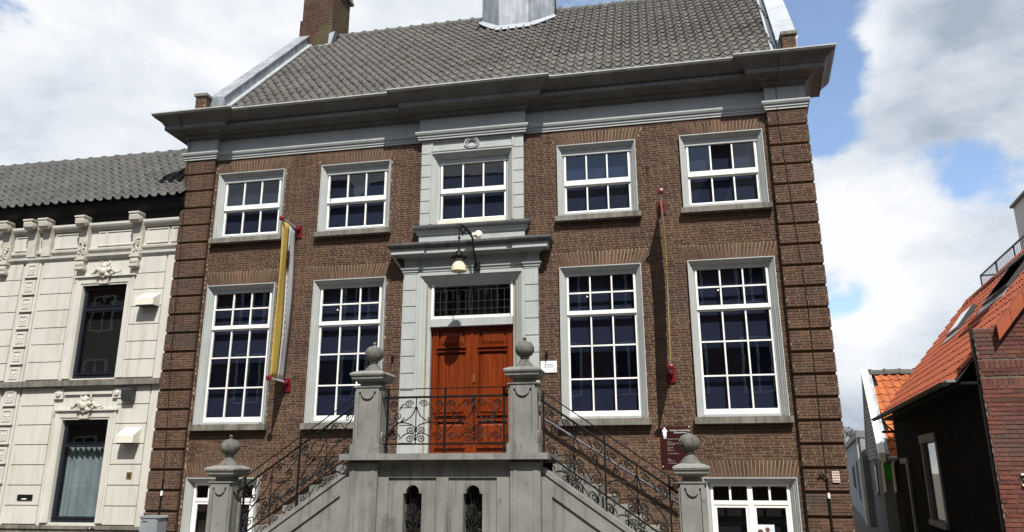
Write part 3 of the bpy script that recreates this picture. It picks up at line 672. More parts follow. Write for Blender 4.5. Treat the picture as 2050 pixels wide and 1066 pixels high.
# double door
for sx in (-1, 1):
    x0, x1 = sorted((sx*.012, sx*.845)); d = MB().box(x0, x1, .19, .235, 1.96, 4.50).build('door', 'door', mus)
    zs = [(4.09, 4.44), (2.73, 3.98), (2.11, 2.61)]
    for a, c, za, zb in ((x0, x0+.115, 1.96, 4.50), (x1-.115, x1, 1.96, 4.50)): MB().box(a, c, .150, .19, za, zb).build('stile', 'door', d)
    for za, zb in ((1.96, 2.09), (2.62, 2.72), (3.985, 4.08), (4.445, 4.50)): MB().box(x0+.115, x1-.115, .152, .19, za, zb).build('door_rail', 'door', d)
    for za, zb in zs:
        xa, xb = x0+.115, x1-.115
        m = .10 if zb-za < .6 else .055
        p = MB(); v = [(xa+.012, .182, za+.012), (xb-.012, .182, za+.012), (xb-.012, .182, zb-.012), (xa+.012, .182, zb-.012)]+[(xa+m, .150, za+m), (xb-m, .150, za+m), (xb-m, .150, zb-m), (xa+m, .150, zb-m)]
        p.add(v, [(0, 1, 5, 4), (1, 2, 6, 5), (2, 3, 7, 6), (3, 0, 4, 7), (4, 5, 6, 7)]).build('door_panel', 'door', d)
        MB().architrave((xa+xb)/2, (xb-xa)/2, za, zb, [(0, .15), (-.0, .128), (.010, .124), (.020, .140), (.022, .182)], True).build('bolection', 'door', d)
        if zb-za < 1: MB().box(xa-.01, xb+.01, .108, .15, za-.026, za-.002).build('drip_moulding', 'door', d)
        else: MB().box(xa-.01, xb+.01, .108, .15, zb+.002, zb+.024).box(xa-.01, xb+.01, .112, .15, za-.022, za-.002).build('drip_moulding', 'door', d)
    if sx > 0:
        MB().box(-.028, .028, .135, .16, 1.97, 4.49).build('cover_strip', 'door', d)
        MB().box(.030, .062, .118, .150, 3.36, 3.52).build('letter_lock', 'brass', d)
        MB().box(.028, .075, .125, .150, 2.93, 3.12).lathe([(.02, -.06), (.035, -.045), (.03, 0)], (.05, .12, 3.06), 10, 'y').tube([(.05, .08, 2.98), (.05, .07, 2.90), (.05, .10, 2.84)], .012, 6).build('door_handle', 'bronze', d)
MB().box(-.9, .9, -.06, .24, 1.935, 1.962).build('threshold', 'stone', mus)
# basement windows
for sx in (-1, 1):
    c = sx*5.17
    w = MB().architrave(c, .81, .02, 1.53, ARC).build('basement_window', 'grey', mus, label='grey framed basement window behind the stair newel' if sx < 0 else 'grey framed basement window with a small poster')
    MB().box(c-.65, c+.65, .05, .10, 1.06, 1.13).box(c-.045, c+.045, .045, .10, .05, 1.40).box(c-.68, c+.68, .05, .11, 1.375, 1.42).box(c-.68, c-.635, .052, .108, .05, 1.375).box(c+.635, c+.68, .052, .108, .05, 1.375).build('mullion_frame', 'white', w)
    for q in (-1, 1):
        for hh in (-1, 1): MB().box(c+q*.34+hh*.145-.125-.012, c+q*.34+hh*.145+.125+.012, .072, .078, 1.12, 1.38).build('pane', 'glass', w)
        MB().box(c+q*.34-.018, c+q*.34+.018, .055, .095, 1.13, 1.375).build('glazing_bar', 'white', w)
        MB().architrave(c+q*.34, .295, .08, 1.055, [(0, .10), (0, .062), (.045, .062), (.05, .085)], True).build('sash', 'white', w)
        MB().box(c+q*.34-.25, c+q*.34+.25, .082, .086, .12, 1.01).build('pane', 'glass', w)
    box('blind', 'brownin' if sx < 0 else 'dark', w, c-.80, c+.80, .29, .30, .02, 1.5)
# wall cables
for sx, pts in ((-1, [(-6.72, -.725, 9.62), (-6.74, -.58, 9.3), (-6.75, -.16, 9.15), (-6.76, -.15, 8.5), (-6.62, -.145, 4.4), (-6.45, -.145, 1.5)]), (1, [(6.32, -.72, 9.63), (6.31, -.56, 9.30), (6.30, -.16, 9.15), (6.28, -.16, 8.6), (6.29, -.145, 8.2), (6.40, -.145, 6.0), (6.46, -.145, 4.6), (6.46, -.145, 1.6)])):
    MB().tube(pts, .006, 5).build('lightning_cable', 'iron', mus)
    x = pts[-1][0]
    cd_ = MB().tube([(x-.14 if sx > 0 else x+.02, -.16, 1.56), (x-.06, -.16, 1.58), (x, -.15, 1.50), (x, -.15, 0.02)] if sx > 0 else [(x, -.15, 1.52), (x-.02, -.15, 0.02)], .018, 6).build('cable_conduit', 'iron', mus)
    MB().lathe([(.024, 0), (.024, .09)], (x, -.15, 1.18), 8).build('conduit_sleeve', 'white', cd_)
# wall lanterns' small eyelets and anchors
for x, z in ((1.55, 3.864), (-1.63, 3.88)):
    MB().box(x-.025, x+.025, -.05, -.0, z-.05, z+.05).tube([(x, -.05, z), (x, -.09, z+.02), (x, -.085, z-.08)], .012, 5).build('wall_hook', 'iron', mus)
b = MB().tube([(-3.2, -.05, 7.53), (-3.215, -.05, 7.62)], .012, 5).build('wall_anchor', 'iron', mus)
MB().tube([(3.68, -.05, 7.53), (3.665, -.05, 7.63)], .012, 5).build('wall_anchor', 'iron', mus)

def SCROLL(xa, xb, H=.845):
    """wrought iron scroll motif in a panel, v measured from the bottom rail"""
    xm = (xa+xb)/2; w = xb-xa; o = []
    for q in (-1, 1):
        g = lambda pts: [(xm+q*a*w, v*H) for a, v in pts]
        o.append(g(spiral((.135, .865), .082, .012, R(180), -1.7, 18)))
        o.append(g(bez((.015, .80), (.03, .62), (.12, .52), (.30, .46))))
        o.append(g(bez((.30, .46), (.42, .44), (.40, .66), (.33, .68))+spiral((.34, .60), .075, .014, R(80), 1.5, 14)))
        o.append(g(bez((.30, .46), (.20, .47), (.05, .44), (.01, .33))))
        o.append(g(spiral((.095, .30), .085, .012, R(160), 1.7, 18)))
        o.append(g(spiral((.095, .105), .085, .012, R(200), -1.7, 18)))
        o.append(g(bez((.01, .18), (.08, .28), (.20, .24), (.29, .10))))
        o.append(g(spiral((.385, .16), .095, .014, R(190), -1.8, 20)))
        o.append(g(spiral((.40, .86), .075, .014, R(0), 1.7, 18)))
        o.append(g(bez((.475, .86), (.47, .74), (.42, .70), (.36, .72))))
        o.append(g(bez((.30, .46), (.36, .42), (.42, .36), (.48, .26))))
        o.append(g(bez((.22, .86), (.27, .84), (.29, .78), (.30, .72))))
        o.append(g(bez((.28, .47), (.25, .50), (.24, .52), (.21, .57))))
    return o

# ------------------------------------------------------------------ stoop
stp = thing('stone_stoop', 'double grey stone stoop with ball finials and scrolled iron railings', 'stoop', (0, -1, 0))
SLP = .686
def zline(x, z17): return z17-SLP*(abs(x)-1.71)
MB().box(-1.83, 1.83, -1.93, -.14, 1.838, 1.942).build('landing_slab', 'stone', stp)
MB().box(-1.70, 1.70, -1.765, -.02, 1.79, 1.838).build('bed_moulding', 'stone', stp)
# front wall with two arched slots
ow = .165
slots = [(-.555-ow, -.555+ow, .25, 1.425), (.508-ow, .508+ow, .25, 1.425)]
fwl = wall_panel(MB(), -1.20, 1.20, 0, 1.79, -1.70, slots, .22)
for a, b_, z0, z1 in slots:
    cx = (a+b_)/2
    for q in (-1, 1):
        arc = [(cx+q*.118*math.cos(R(t)), 1.305+.115*math.sin(R(t))) for t in range(0, 91, 15)]
        fwl.xz([(cx+q*ow, 1.285), (cx+q*.118, 1.285)]+arc+[(cx, 1.426), (cx+q*ow, 1.426)], -1.699, -1.50)
fwall = fwl.build('front_wall', 'stone', stp)
def frame_strip(x0, x1, z0, z1, w, y0, y1): 
    return MB().architrave((x0+x1)/2, (x1-x0)/2, z0, z1, [(0, y1), (0, y0), (w, y0), (w+.004, y1)], False)
for x0, x1 in ((-1.20, -.985), (-.125, .083), (.93, 1.20)): MB().box(x0, x1, -1.735, -1.698, 0, 1.79).build('raised_band', 'stone', fwall)
for x0, x1 in ((-.985, -.125), (.083, .93)): MB().box(x0, x1, -1.735, -1.698, 1.545, 1.79).build('raised_band', 'stone', fwall)
for a, b_, z0, z1 in slots:
    cx = (a+b_)/2; g = MB().tube([(cx, -1.60, .25), (cx, -1.60, 1.20)], .010, 5)
    for q in (-1, 1):
        pts = [bez((cx, .95), (cx+q*.03, 1.05), (cx+q*.05, 1.15), (cx+q*.075, 1.27)), bez((cx, .85), (cx+q*.03, .95), (cx+q*.08, 1.0), (cx+q*.10, 1.10)),
               bez((cx, .78), (cx+q*.06, .84), (cx+q*.12, .9), (cx+q*.145, .98)),
               spiral((cx+q*.085, .93), .065, .015, R(90 if q > 0 else 90), -q*1.5), spiral((cx+q*.08, .68), .075, .015, R(90), q*1.6), spiral((cx+q*.08, .46), .075, .015, R(90), -q*1.6)]
        for p in pts: g.tube([(x, -1.60+random.uniform(-.01, .01), z) for x, z in p], .0075, 4)
    g.build('grille', 'iron', stp)
    MB().box(cx-.17, cx+.17, -1.49, -1.47, .2, 1.45).build('slot_back', 'dark', fwall)
# piers below the pillars
for sx in (-1, 1):
    x0, x1 = sorted((sx*1.17, sx*1.68))
    p = MB().box(x0, x1, -1.80, -1.4, 0, 1.70).sweep([(x0, -1.4), (x0, -1.80), (x1, -1.80), (x1, -1.4)], [(-.05, 1.66), (.0, 1.66), (.008, 1.70), (.015, 1.79), (-.05, 1.79)]).build('pier', 'stone', stp)
    MB().box(x0+.05, x0+.11, -1.815, -1.799, .1, 1.66).box(x1-.11, x1-.05, -1.815, -1.799, .1, 1.66).build('fillet', 'stone', p)
# pillars and newels with ball finials
def pillar(cx, yf, zb, zt, w, name, lab):
    hw = w/2; yc = yf+hw
    sh = MB().box(cx-hw, cx+hw, yf, yf+w, zb, zt).build(name, 'stone', stp, label=lab)
    h = zt-zb
    # raised face panels with the crescent at the head and the half round at the foot
    for ax in ('f', 'l', 'r'):
        pw = hw-.058; za, zb2 = zb+.09, zt-.075; D = .030
        top = [(pw*.78*math.cos(R(t)), zb2-.125*math.sin(R(t))) for t in range(0, 181, 15)]
        bot = [(.26*w*math.cos(R(t)), za+.115*math.sin(R(t))) for t in range(0, 181, 20)]
        polys = [[(-hw, zb), (-pw, zb), (-pw, zt), (-hw, zt)], [(pw, zb), (hw, zb), (hw, zt), (pw, zt)], [(-pw, zb2), (pw, zb2), (pw, zt), (-pw, zt)], [(-pw, zb), (pw, zb), (pw, za), (-pw, za)], top, bot]
        b = MB()
        for poly in polys:
            if ax == 'f': b.prism(poly, yf+.001, yf-D, lambda p, q, a: (cx+p, a, q))
            elif ax == 'l': b.prism(poly, cx-hw+.001, cx-hw-D, lambda p, q, a: (a, yc-p, q))
            else: b.prism(poly, cx+hw-.001, cx+hw+D, lambda p, q, a: (a, yc+p, q))
        b.build('raised_border', 'stone', sh)
    s4 = [(cx-hw, yf), (cx+hw, yf), (cx+hw, yf+w), (cx-hw, yf+w)]
    cap = MB().sweep(s4, [(-.1, zt), (.046, zt), (.048, zt+.022), (-.045, zt+.026), (-.045, zt+.10), (.03, zt+.115), (.075, zt+.15), (.08, zt+.195), (.098, zt+.205), (.108, zt+.235), (.095, zt+.262), (0, zt+.30), (-hw+.02, zt+.33)], True).build('cap', 'stone', sh)
    z = zt+.30
    fb = MB().lathe([(.175, 0), (.165, .03), (.12, .075), (.075, .13), (.065, .155), (.085, .165), (.088, .18), (.07, .19), (.10, .205), (.125, .23), (.143, .255), (.155, .28), (.162, .305), (.165, .335), (.162, .36), (.154, .385), (.141, .41), (.123, .433), (.10, .45), (.075, .462), (.03, .475), (.022, .49), (.035, .505), (.036, .525), (.02, .545), (.004, .55)], (cx, yc, z), 24)
    for i, p in enumerate(fb.v):       # carved scales on the ball
        h = p[2]-z
        if .215 < h < .46:
            a = math.atan2(p[1]-yc, p[0]-cx); k = 1+.085*math.cos(12*a+h*42); fb.v[i] = (cx+(p[0]-cx)*k, yc+(p[1]-yc)*k, p[2])
    fb.build('ball_finial', 'finial', sh, smooth=True)
    return sh
for sx in (-1, 1):
    s = pillar(sx*1.395, -1.83, 2.12, 3.085, .43, 'pillar', 'grey stone pillar with ball finial at the head of the stair')
    MB().box(sx*1.395-.27, sx*1.395+.27, -1.885, -1.345, 1.943, 2.10).xz([(sx*1.395-.25, 2.10), (sx*1.395+.25, 2.10), (sx*1.395+.222, 2.125), (sx*1.395-.222, 2.125)], -1.865, -1.365).build('plinth', 'stone', s)
    pillar(sx*4.115, -1.80, .02, 1.455, .375, 'newel', 'grey stone newel with ball finial at the foot of the stair')
    # stringer wall
    x0, x1 = 1.685, 3.93
    zt = lambda x: 1.715-SLP*(x-1.70)
    X = lambda x: sx*x
    st = MB().xz([(X(x0), 0), (X(x1), 0), (X(x1), zt(x1)-.02), (X(x0), zt(x0)-.02)], -1.70, -1.42).build('stringer_wall', 'stone', stp)
    MB().xz([(X(x0), zt(x0)), (X(x1), zt(x1)), (X(x1), zt(x1)-.085), (X(x0), zt(x0)-.085)], -1.76, -1.38).build('sloping_coping', 'stone', st)
    for poly in ([(x0, zt(x0)-.085), (3.93, zt(3.93)-.085), (3.93, zt(3.93)-.36), (x0, zt(x0)-.36)], [(x0, 0), (1.86, 0), (1.86, zt(1.86)-.36), (x0, zt(x0)-.36)], [(1.86, 0), (3.4, 0), (3.2, .13), (1.86, .13)]):
        MB().xz([(X(a), c) for a, c in poly], -1.735, -1.699).build('raised_band', 'stone', st)
    # steps
    for k in range(10):
        a = 1.83+.246*k; MB().box(min(X(a), X(a+.27)), max(X(a), X(a+.27)), -1.42, -.02, 0, 1.766-.1766*k).build('step', 'stone', stp)
    # stair railing
    yR = -1.60; rr = MB().tube([(X(1.66), yR, zline(1.66, 2.80)), (X(3.93), yR, zline(3.93, 2.80))], .020, 6).build('stair_railing', 'iron', stp)
    MB().tube([(X(1.70), yR, zline(1.70, 2.965)), (X(3.93), yR, zline(3.93, 2.965))], .011, 5).build('hand_rail', 'iron', rr)
    MB().tube([(X(1.70), yR, zline(1.70, 1.955)), (X(3.93), yR, zline(3.93, 1.955))], .016, 5).build('bottom_rail', 'iron', rr)
    for x, hz in ((1.715, 2.96), (2.735, 2.96), (3.76, 2.96)):
        MB().box(X(x)-.015, X(x)+.015, yR-.015, yR+.015, zline(x, 1.72)-.03, zline(x, hz)).build('railing_post', 'iron', rr)
    for xa, xb in ((1.73, 2.72), (2.75, 3.745)):
        sc = MB(); xm = (xa+xb)/2
        for p in SCROLL(xa, xb):
            sc.tube([(X(x), yR+random.uniform(-.002, .002), v+(zline(x, 1.955))) for x, v in p], .0102, 4)
        sc.tube([(X(xm), yR, zline(xm, 1.955)), (X(xm), yR, zline(xm, 2.80))], .010, 4)
        sc.build('scrollwork', 'iron', rr)
    for q in (1.66, 3.86):
        MB().tube([(X(x), yR, v) for x, v in spiral((q, zline(q, 2.87)), .055, .012, R(-90), 1.4 if q < 2 else -1.4)], .009, 4).build('end_scroll', 'iron', rr)
    # wall handrail
    wr = MB().tube([(X(1.50), -.12, 2.60), (X(1.60), -.14, 2.545), (X(3.95), -.14, 1.06)], .026, 8).build('wall_handrail', 'ironlt', stp, smooth=True)
    for x in (1.7, 2.8, 3.8): MB().tube([(X(x), -.01, 2.53-.631*(x-1.62)-.10), (X(x), -.10, 2.53-.631*(x-1.62)-.08), (X(x), -.14, 2.53-.631*(x-1.62))], .012, 5).build('rail_bracket', 'iron', wr)
# landing railing
yR = -1.66; rr = MB().tube([(-1.19, yR, 2.915), (1.19, yR, 2.915)], .020, 6).build('landing_railing', 'iron', stp)
MB().tube([(-1.19, yR, 3.062), (1.19, yR, 3.062)], .010, 5).build('hand_rail', 'iron', rr)
MB().tube([(-1.19, yR, 2.105), (1.19, yR, 2.105)], .016, 5).build('bottom_rail', 'iron', rr)
for x in (-1.075, -.02, 1.035): MB().box(x-.017, x+.017, yR-.017, yR+.017, 1.94, 3.06).build('railing_post', 'iron', rr)
for xa, xb in ((-1.055, -.04), (.0, 1.015)):
    sc = MB(); xm = (xa+xb)/2
    for p in SCROLL(xa, xb, .80): sc.tube([(x, yR+random.uniform(-.002, .002), 2.105+v) for x, v in p], .0102, 4)
    sc.tube([(xm, yR, 2.105), (xm, yR, 2.915)], .010, 4); sc.build('scrollwork', 'iron', rr)
for sx in (-1, 1):
    for z, t in ((2.985, 1.4), (2.20, -1.3), (2.03, 1.3)): MB().tube([(sx*x, yR, v) for x, v in spiral((1.10, z), .058, .012, R(180), t)], .009, 4).build('end_scroll', 'iron', rr)

# ------------------------------------------------------------------ white stucco house
wh = thing('stucco_house', 'white stucco house with carved console cornice and dark window frames', 'building', (-11.6, 0, 0))
WX0, WX1 = -16.6, -6.845
wins = [(-8.60, 5.76, 3.645), (-8.60, 2.745, .62), (-12.56, 5.76, 3.645), (-12.56, 2.745, .62)]
hl = [(c-.575, c+.575, z0, z1) for c, z1, z0 in wins]
b = wall_panel(MB(), WX0, WX1, 0, 7.45, .0, hl, .2)
b.add([(WX0, 0, 0), (WX0, 5, 0), (WX0, 5, 7.6), (WX0, 1.94, 9.85), (WX0, 0, 7.45)], [(0, 1, 2, 3, 4)]).add([(WX0, 5, 0), (WX1, 5, 0), (WX1, 5, 7.6), (WX0, 5, 7.6)], [(0, 1, 2, 3)])
ww = b.build('wall', 'stucco', wh)
ZJ = [6.40, 5.985, 5.610, 5.217, 4.812, 4.430, 4.030, 3.63]; ZJ2 = [3.46, 3.06, 2.648, 2.224, 1.80, 1.376, .96, .58]
cols = [(-7.885, -7.09), (-10.31, -9.45), (-11.71, -10.87), (-14.27, -13.41)]
for x0, x1 in cols:
    for zl in (ZJ, ZJ2):
        for a, c in zip(zl[1:], zl[:-1]):
            MB().xz([(x0+.004, a+.014), (x1-.004, a+.014), (x1-.004, c-.006), (x0+.004, c-.006)], -.030, .002).build('stucco_block', 'stucco', ww)
for x0, x1 in ((-7.06, -6.85),): MB().box(x0, x1, -.034, .002, .02, 6.40).build('edge_strip', 'stucco', ww)
# ornamented pilaster strips
for cx in (-10.585, -14.55):
    st = MB().box(cx-.215, cx+.215, -.028, .002, .58, 6.42).build('pilaster_strip', 'stucco', wh)
    z = 6.30
    for zt, zb in [(6.40-.405*k, 6.40-.405*(k+1)) for k in range(7)]+[(3.46-.415*k, 3.46-.415*(k+1)) for k in range(7)]:
        p = MB().box(cx-.15, cx+.15, -.06, -.026, zb+.05, zt-.03).build('strip_block', 'stucco', st)
        MB().box(cx-.165, cx+.165, -.092, -.026, zb+.022, zb+.052).build('block_lip', 'stucco', p)
        r = MB().architrave(cx, .105, zb+.10, zt-.07, [(0, -.059), (0, -.074), (.018, -.074), (.02, -.060)], True)
        for dx, dz in ((-.04, .05), (.04, .05), (0, .09), (0, .02), (-.045, .11), (.045, .11)): r.ellip((cx+dx, -.06, zb+.12+dz), (.026, .016, .024), 6)
        r.build('rosette', 'stucco', p)
# string courses
box('sill_course', 'sill', wh, WX0, WX1-.0, -.13, .0, 3.475, 3.60)
MB().box(WX0, WX1, -.10, .0, .50, .565).box(WX0, WX1, -.07, .0, .0, .50).build('plinth_course', 'sill', wh)
PX = [(WX0, 0), (WX1, 0)]
MB().sweep(PX, [(-.0, 6.39), (.04, 6.39), (.05, 6.42), (.085, 6.45), (.09, 6.49), (.0, 6.51)]).build('string_moulding', 'stucco', wh)
MB().sweep(PX, [(-.0, 6.60), (.05, 6.60), (.06, 6.64), (.03, 6.66), (.0, 6.66)]).build('string_moulding', 'stucco', wh)
MB().sweep(PX, [(-.0, 7.10), (.05, 7.10), (.06, 7.13), (.10, 7.16), (.12, 7.20), (.12, 7.25), (.0, 7.25)]).build('bed_moulding', 'stucco', wh)
for x0, x1 in ((-7.68, -7.12), (-8.95, -8.75), (-9.15+.4, -8.0), (-10.1, -9.45), (-11.2, -10.82), (-7.06, -6.88)):
    MB().architrave((x0+x1)/2, (x1-x0)/2, 6.70, 7.05, [(0, .0), (0, -.03), (.02, -.03), (.025, -.012)], True).add([(x0+.02, -.012, 6.72), (x1-.02, -.012, 6.72), (x1-.02, -.012, 7.03), (x0+.02, -.012, 7.03)], [(0, 1, 2, 3)]).build('frieze_panel', 'stucco', wh)
# consoles
def console(cx, drop):
    w = .115; P = [(0, 7.36), (-.30, 7.36), (-.325, 7.30), (-.31, 7.20), (-.25, 7.14), (-.20, 7.15), (-.17, 7.20), (-.145, 7.10), (-.12, 6.95), (-.11, 6.80), (-.10, 6.52), (0, 6.50)]
    c = MB().yz(P, cx-w, cx+w).build('console', 'ornament', wh)
    b = MB()
    for q in (-1, 1): b.lathe([(.02, -.012), (.075, -.012), (.085, 0), (.075, .012), (.02, .012)], (cx+q*w, -.235, 7.24), 12, 'x'); b.lathe([(.02, -.02), (.03, 0), (.02, .02)], (cx+q*(w+.01), -.235, 7.24), 8, 'x')
    b.box(cx-w-.02, cx+w+.02, -.335, .0, 7.345, 7.385); b.build('scroll', 'ornament', c)
    if drop:
        d = MB()
        d.box(cx-.10, cx+.10, -.13, 0, 6.12, 6.52).box(cx-.125, cx+.125, -.15, 0, 6.36, 6.40).box(cx-.115, cx+.115, -.145, 0, 6.14, 6.20)
        for k in range(16): d.ellip((cx+random.uniform(-.07, .07), -.13, 6.50+.32*k/16), (.032, .03, .03), 6)
        for k in range(4): d.ellip((cx-.075+.05*k, -.14, 6.26), (.02, .02, .045), 6)
        d.build('garland', 'ornament', c)
for cx, dr_ in ((-7.86, 1), (-9.27, 1), (-10.26, 0), (-10.66, 0), (-11.36, 1), (-12.56, 1), (-13.8, 1)): console(cx, dr_)
# black box gutter
MB().sweep([(WX0, 0), (WX1+.0, 0), (WX1, 0)][:2], [(0, 7.225), (.06, 7.225), (.065, 7.33), (.095, 7.36), (.105, 7.45), (.16, 7.50), (.23, 7.55), (.28, 7.61), (.29, 7.66), (.30, 7.69), (.0, 7.72)]).build('gutter_cornice', 'black', wh)
MB().sweep([(WX1, 0), (-6.74, 0)], [(.135, 7.45), (.16, 7.50), (.23, 7.55), (.28, 7.61), (.29, 7.66), (.30, 7.69), (.135, 7.70)]).build('gutter_return', 'black', wh)
# roof
WY, WZ = 1.99, 9.92
RA = math.atan2(WZ-7.70, WY+.28)
rf = MB().add([(WX0, -.28, 7.70), (WX1-.01, -.28, 7.70), (WX1-.01, WY, WZ), (WX0, WY, WZ)], [(0, 1, 2, 3)]).add([(WX0, WY, WZ), (WX1, WY, WZ), (WX1, 5.0, 7.6), (WX0, 5.0, 7.6)], [(0, 1, 2, 3)]).build('roof', 'felt', wh)
es2 = Vector((0, math.cos(RA), math.sin(RA)))
def keepw(p, r, c): return (p.x+.24 < WX1+.25 or (p.y < -.20 and p.x+.24 < -6.70)) and p.y < WY-.20
pieces(rf, 'pantile', pantile(.235, .40, .050, .024, 'tile2'), tile_slope((WX0, -.345, 7.695), (1, 0, 0), es2, .235, .335, 44, 11, keepw), 'pantile_rows', 300)
ridge(rf, (WX0, WY, WZ+.01), (WX1-.02, WY, WZ+.01), .13, 'tile2', 24)
# windows
def stucco_window(cx, zt, zb, curtain):
    w = MB().architrave(cx, .76, zb, zt+.19, [(0, .0), (0, -.055), (.03, -.065), (.06, -.05), (.14, -.048), (.15, -.03), (.185, -.03), (.19, .0), (.19, .12)]).build('window', 'stucco', wh)
    MB().box(cx-.80, cx+.80, -.09, .0, zt+.19, zt+.225).build('hood_mould', 'stucco', w)
    h = zt-zb; zm = zt-h*.25
    MB().architrave(cx, .572, zb+.003, zt-.003, [(0, .13), (0, .07), (.085, .07), (.09, .13)], True).box(cx-.50, cx+.50, .065, .13, zm-.045, zm+.045).build('casement', 'dframe', w)
    MB().box(cx-.52, cx+.52, .045, .07, zb+.095, zb+.125).box(cx-.485, cx+.485, .05, .07, zm+.045, zm+.06).build('glazing_bead', 'dframe', w)
    for a, c in ((zb+.08, zm-.04), (zm+.04, zt-.08)): box('pane', 'glass', w, cx-.495, cx+.495, .104, .110, a, c)
    if curtain:
        n = 60; vs = []
        for i in range(n+1):
            x = cx-.57+1.14*i/n; y = .22+.028*math.sin(i*.9)+.012*math.sin(i*2.3+1); vs += [(x, y, zb), (x, y*1.0, zm+.02+.02*math.sin(i*1.7))]
        MB().add(vs, [(2*i, 2*i+2, 2*i+3, 2*i+1) for i in range(n)]).build('curtain', 'curtain', w, smooth=True)
        box('room_dark', 'dark', w, cx-.60, cx+.60, .30, .31, zb-.02, zt+.02)
    else: box('room_dark', 'dark', w, cx-.575, cx+.575, .198, .205, zb, zt)
    # mask ornament on the lintel
    zo = zt+.29; o = MB()
    o.xz([(cx-.11, zo-.27), (cx+.11, zo-.27), (cx+.13, zo-.03), (cx-.13, zo-.03)], -.10, 0)
    for dx, dz, r in [(0, .0, .10), (0, .12, .07), (-.09, .05, .055), (.09, .05, .055), (-.08, -.08, .06), (.08, -.08, .06), (0, -.11, .055), (0, .19, .04), (-.05, .16, .04), (.05, .16, .04)]: o.ellip((cx+dx, -.10-(r*.35), zo+dz), (r, r*.7, r), 8)
    for q in (-1, 1):
        o.tube([(cx+q*.10, -.09, zo+.02), (cx+q*.19, -.10, zo+.07), (cx+q*.27, -.08, zo-.01), (cx+q*.36, -.06, zo+.0), (cx+q*.40, -.05, zo+.04)], .03, 6, [.05, .045, .035, .025, .012])
        o.tube([(cx+q*.08, -.11, zo-.06), (cx+q*.16, -.11, zo-.10), (cx+q*.20, -.10, zo-.04), (cx+q*.155, -.10, zo-.02)], .02, 6)
        o.tube([(cx+q*.05, -.10, zo+.12), (cx+q*.13, -.10, zo+.20), (cx+q*.10, -.09, zo+.26)], .018, 6)
    o.build('mask_ornament', 'ornament', w, smooth=True)
for c, z1, z0 in wins: stucco_window(c, z1, z0, z0 < 1)
for cx in (-8.615, -12.56):      # panel band under the sill course
    p = MB().box(cx-.60, cx+.60, -.045, .0, 3.29, 3.36).build('apron_band', 'stucco', wh)
    for q in (-1, 1): MB().box(cx+q*.73-.11, cx+q*.73+.11, -.05, .0, 3.20, 3.42).lathe([(.02, -.085), (.06, -.075), (.065, -.05), (.02, -.05)], (cx+q*.73, 0, 3.31), 12, 'y').build('roundel', 'stucco', p)

# ------------------------------------------------------------------ houses beyond the alley
DRA = R(7.5); DX, DY = math.sin(DRA), math.cos(DRA); C0 = Vector((8.22, -2.6, 0))
def CP(s, t, z): return (C0.x+s*DX+t, C0.y+s*DY, z)
LEN = 8.75; ET, EZ, TT, TZ = -.30, 2.90, 2.02, 5.66; CS = (TZ-EZ)/(TT-ET)
rh = thing('gabled_brick_house', 'red brick gabled house with orange flat tile roof and skylights', 'house', (C0.x+2.3, C0.y+4, 0))
c = MB()
c.add([CP(0, 0, 0), CP(0, 4.04, 0), CP(0, 4.04, 3.26), CP(0, TT, TZ-.06), CP(0, .3, 3.55), CP(0, .3, 3.64), CP(0, 0, 3.64)], [tuple(range(7))])
WN = (3.70, 5.30, .66, 2.31)
for s0, s1, z0, z1 in ((0, WN[0], 0, 3.2), (WN[1], LEN, 0, 3.2), (WN[0], WN[1], 0, WN[2]), (WN[0], WN[1], WN[3], 3.2)):
    c.add([CP(s0, 0, z0), CP(s1, 0, z0), CP(s1, 0, z1), CP(s0, 0, z1)], [(0, 1, 2, 3)])
c.add([CP(WN[0], 0, WN[2]), CP(WN[1], 0, WN[2]), CP(WN[1], 0, WN[3]), CP(WN[0], 0, WN[3]), CP(WN[0], .22, WN[2]), CP(WN[1], .22, WN[2]), CP(WN[1], .22, WN[3]), CP(WN[0], .22, WN[3])], [(0, 1, 5, 4), (1, 2, 6, 5), (2, 3, 7, 6), (3, 0, 4, 7), (4, 5, 6, 7)])
c.add([CP(LEN, 0, 0), CP(LEN, 4.04, 0), CP(LEN, 4.04, 3.2), CP(LEN, TT, TZ-.08), CP(LEN, 0, 3.2)], [(0, 1, 2, 3, 4)])
c.add([CP(0, 4.04, 0), CP(LEN, 4.04, 0), CP(LEN, 4.04, 3.2), CP(0, 4.04, 3.2)], [(0, 1, 2, 3)])
c.add([CP(.24, 0, 3.0), CP(.24, .3, 3.0), CP(.24, .3, 3.64), CP(.24, 0, 3.64), CP(0, 0, 3.64), CP(0, .3, 3.64), CP(0, 0, 3.0), CP(0, .3, 3.0)], [(0, 1, 2, 3), (3, 2, 5, 4), (0, 3, 4, 6), (1, 2, 5, 7)])
cwall = c.build('wall', 'rmortar', rh)
def gx(z):
    e = []
    top = TT-(TZ-z)/CS if z > 3.55 else -1
    if z > 3.64: e += [(-1, top+.02)]
    elif z > 3.55: e += [(.30, max(.3, top))]
    if z > 3.26: e += [(2*TT-(TT-(TZ-z)/CS)-.03, 9)]
    for za, zb in ((2.80, 2.92), (3.055, 3.175)):
        if za < z < zb: e += [(-1, 9)]
    return e
F = Matrix.Translation((C0.x, C0.y, 0))
kb = dict(S=.205, H=.098, J=.012)
lst = brick_field(.0, 4.04, .02, TZ-.1, 0, gx, F, .0625, .012, **kb)
for za, zb in ((2.80, 2.92), (3.055, 3.175)):
    n = 58
    for i in range(n):
        lst.append(F @ Matrix.Translation((.035+4.0*i/n, +.0065+random.uniform(-.002, .002), (za+zb)/2)) @ Matrix.Diagonal((.056, .036, zb-za-.010, 1)))
pieces(cwall, 'brick', BRICK['rbrick'], lst, 'brick_courses', 300)
F2 = Matrix.Translation((C0.x, C0.y, 0)) @ Matrix.Rotation(-DRA, 4, 'Z') @ Matrix.Rotation(R(-90), 4, 'Z')
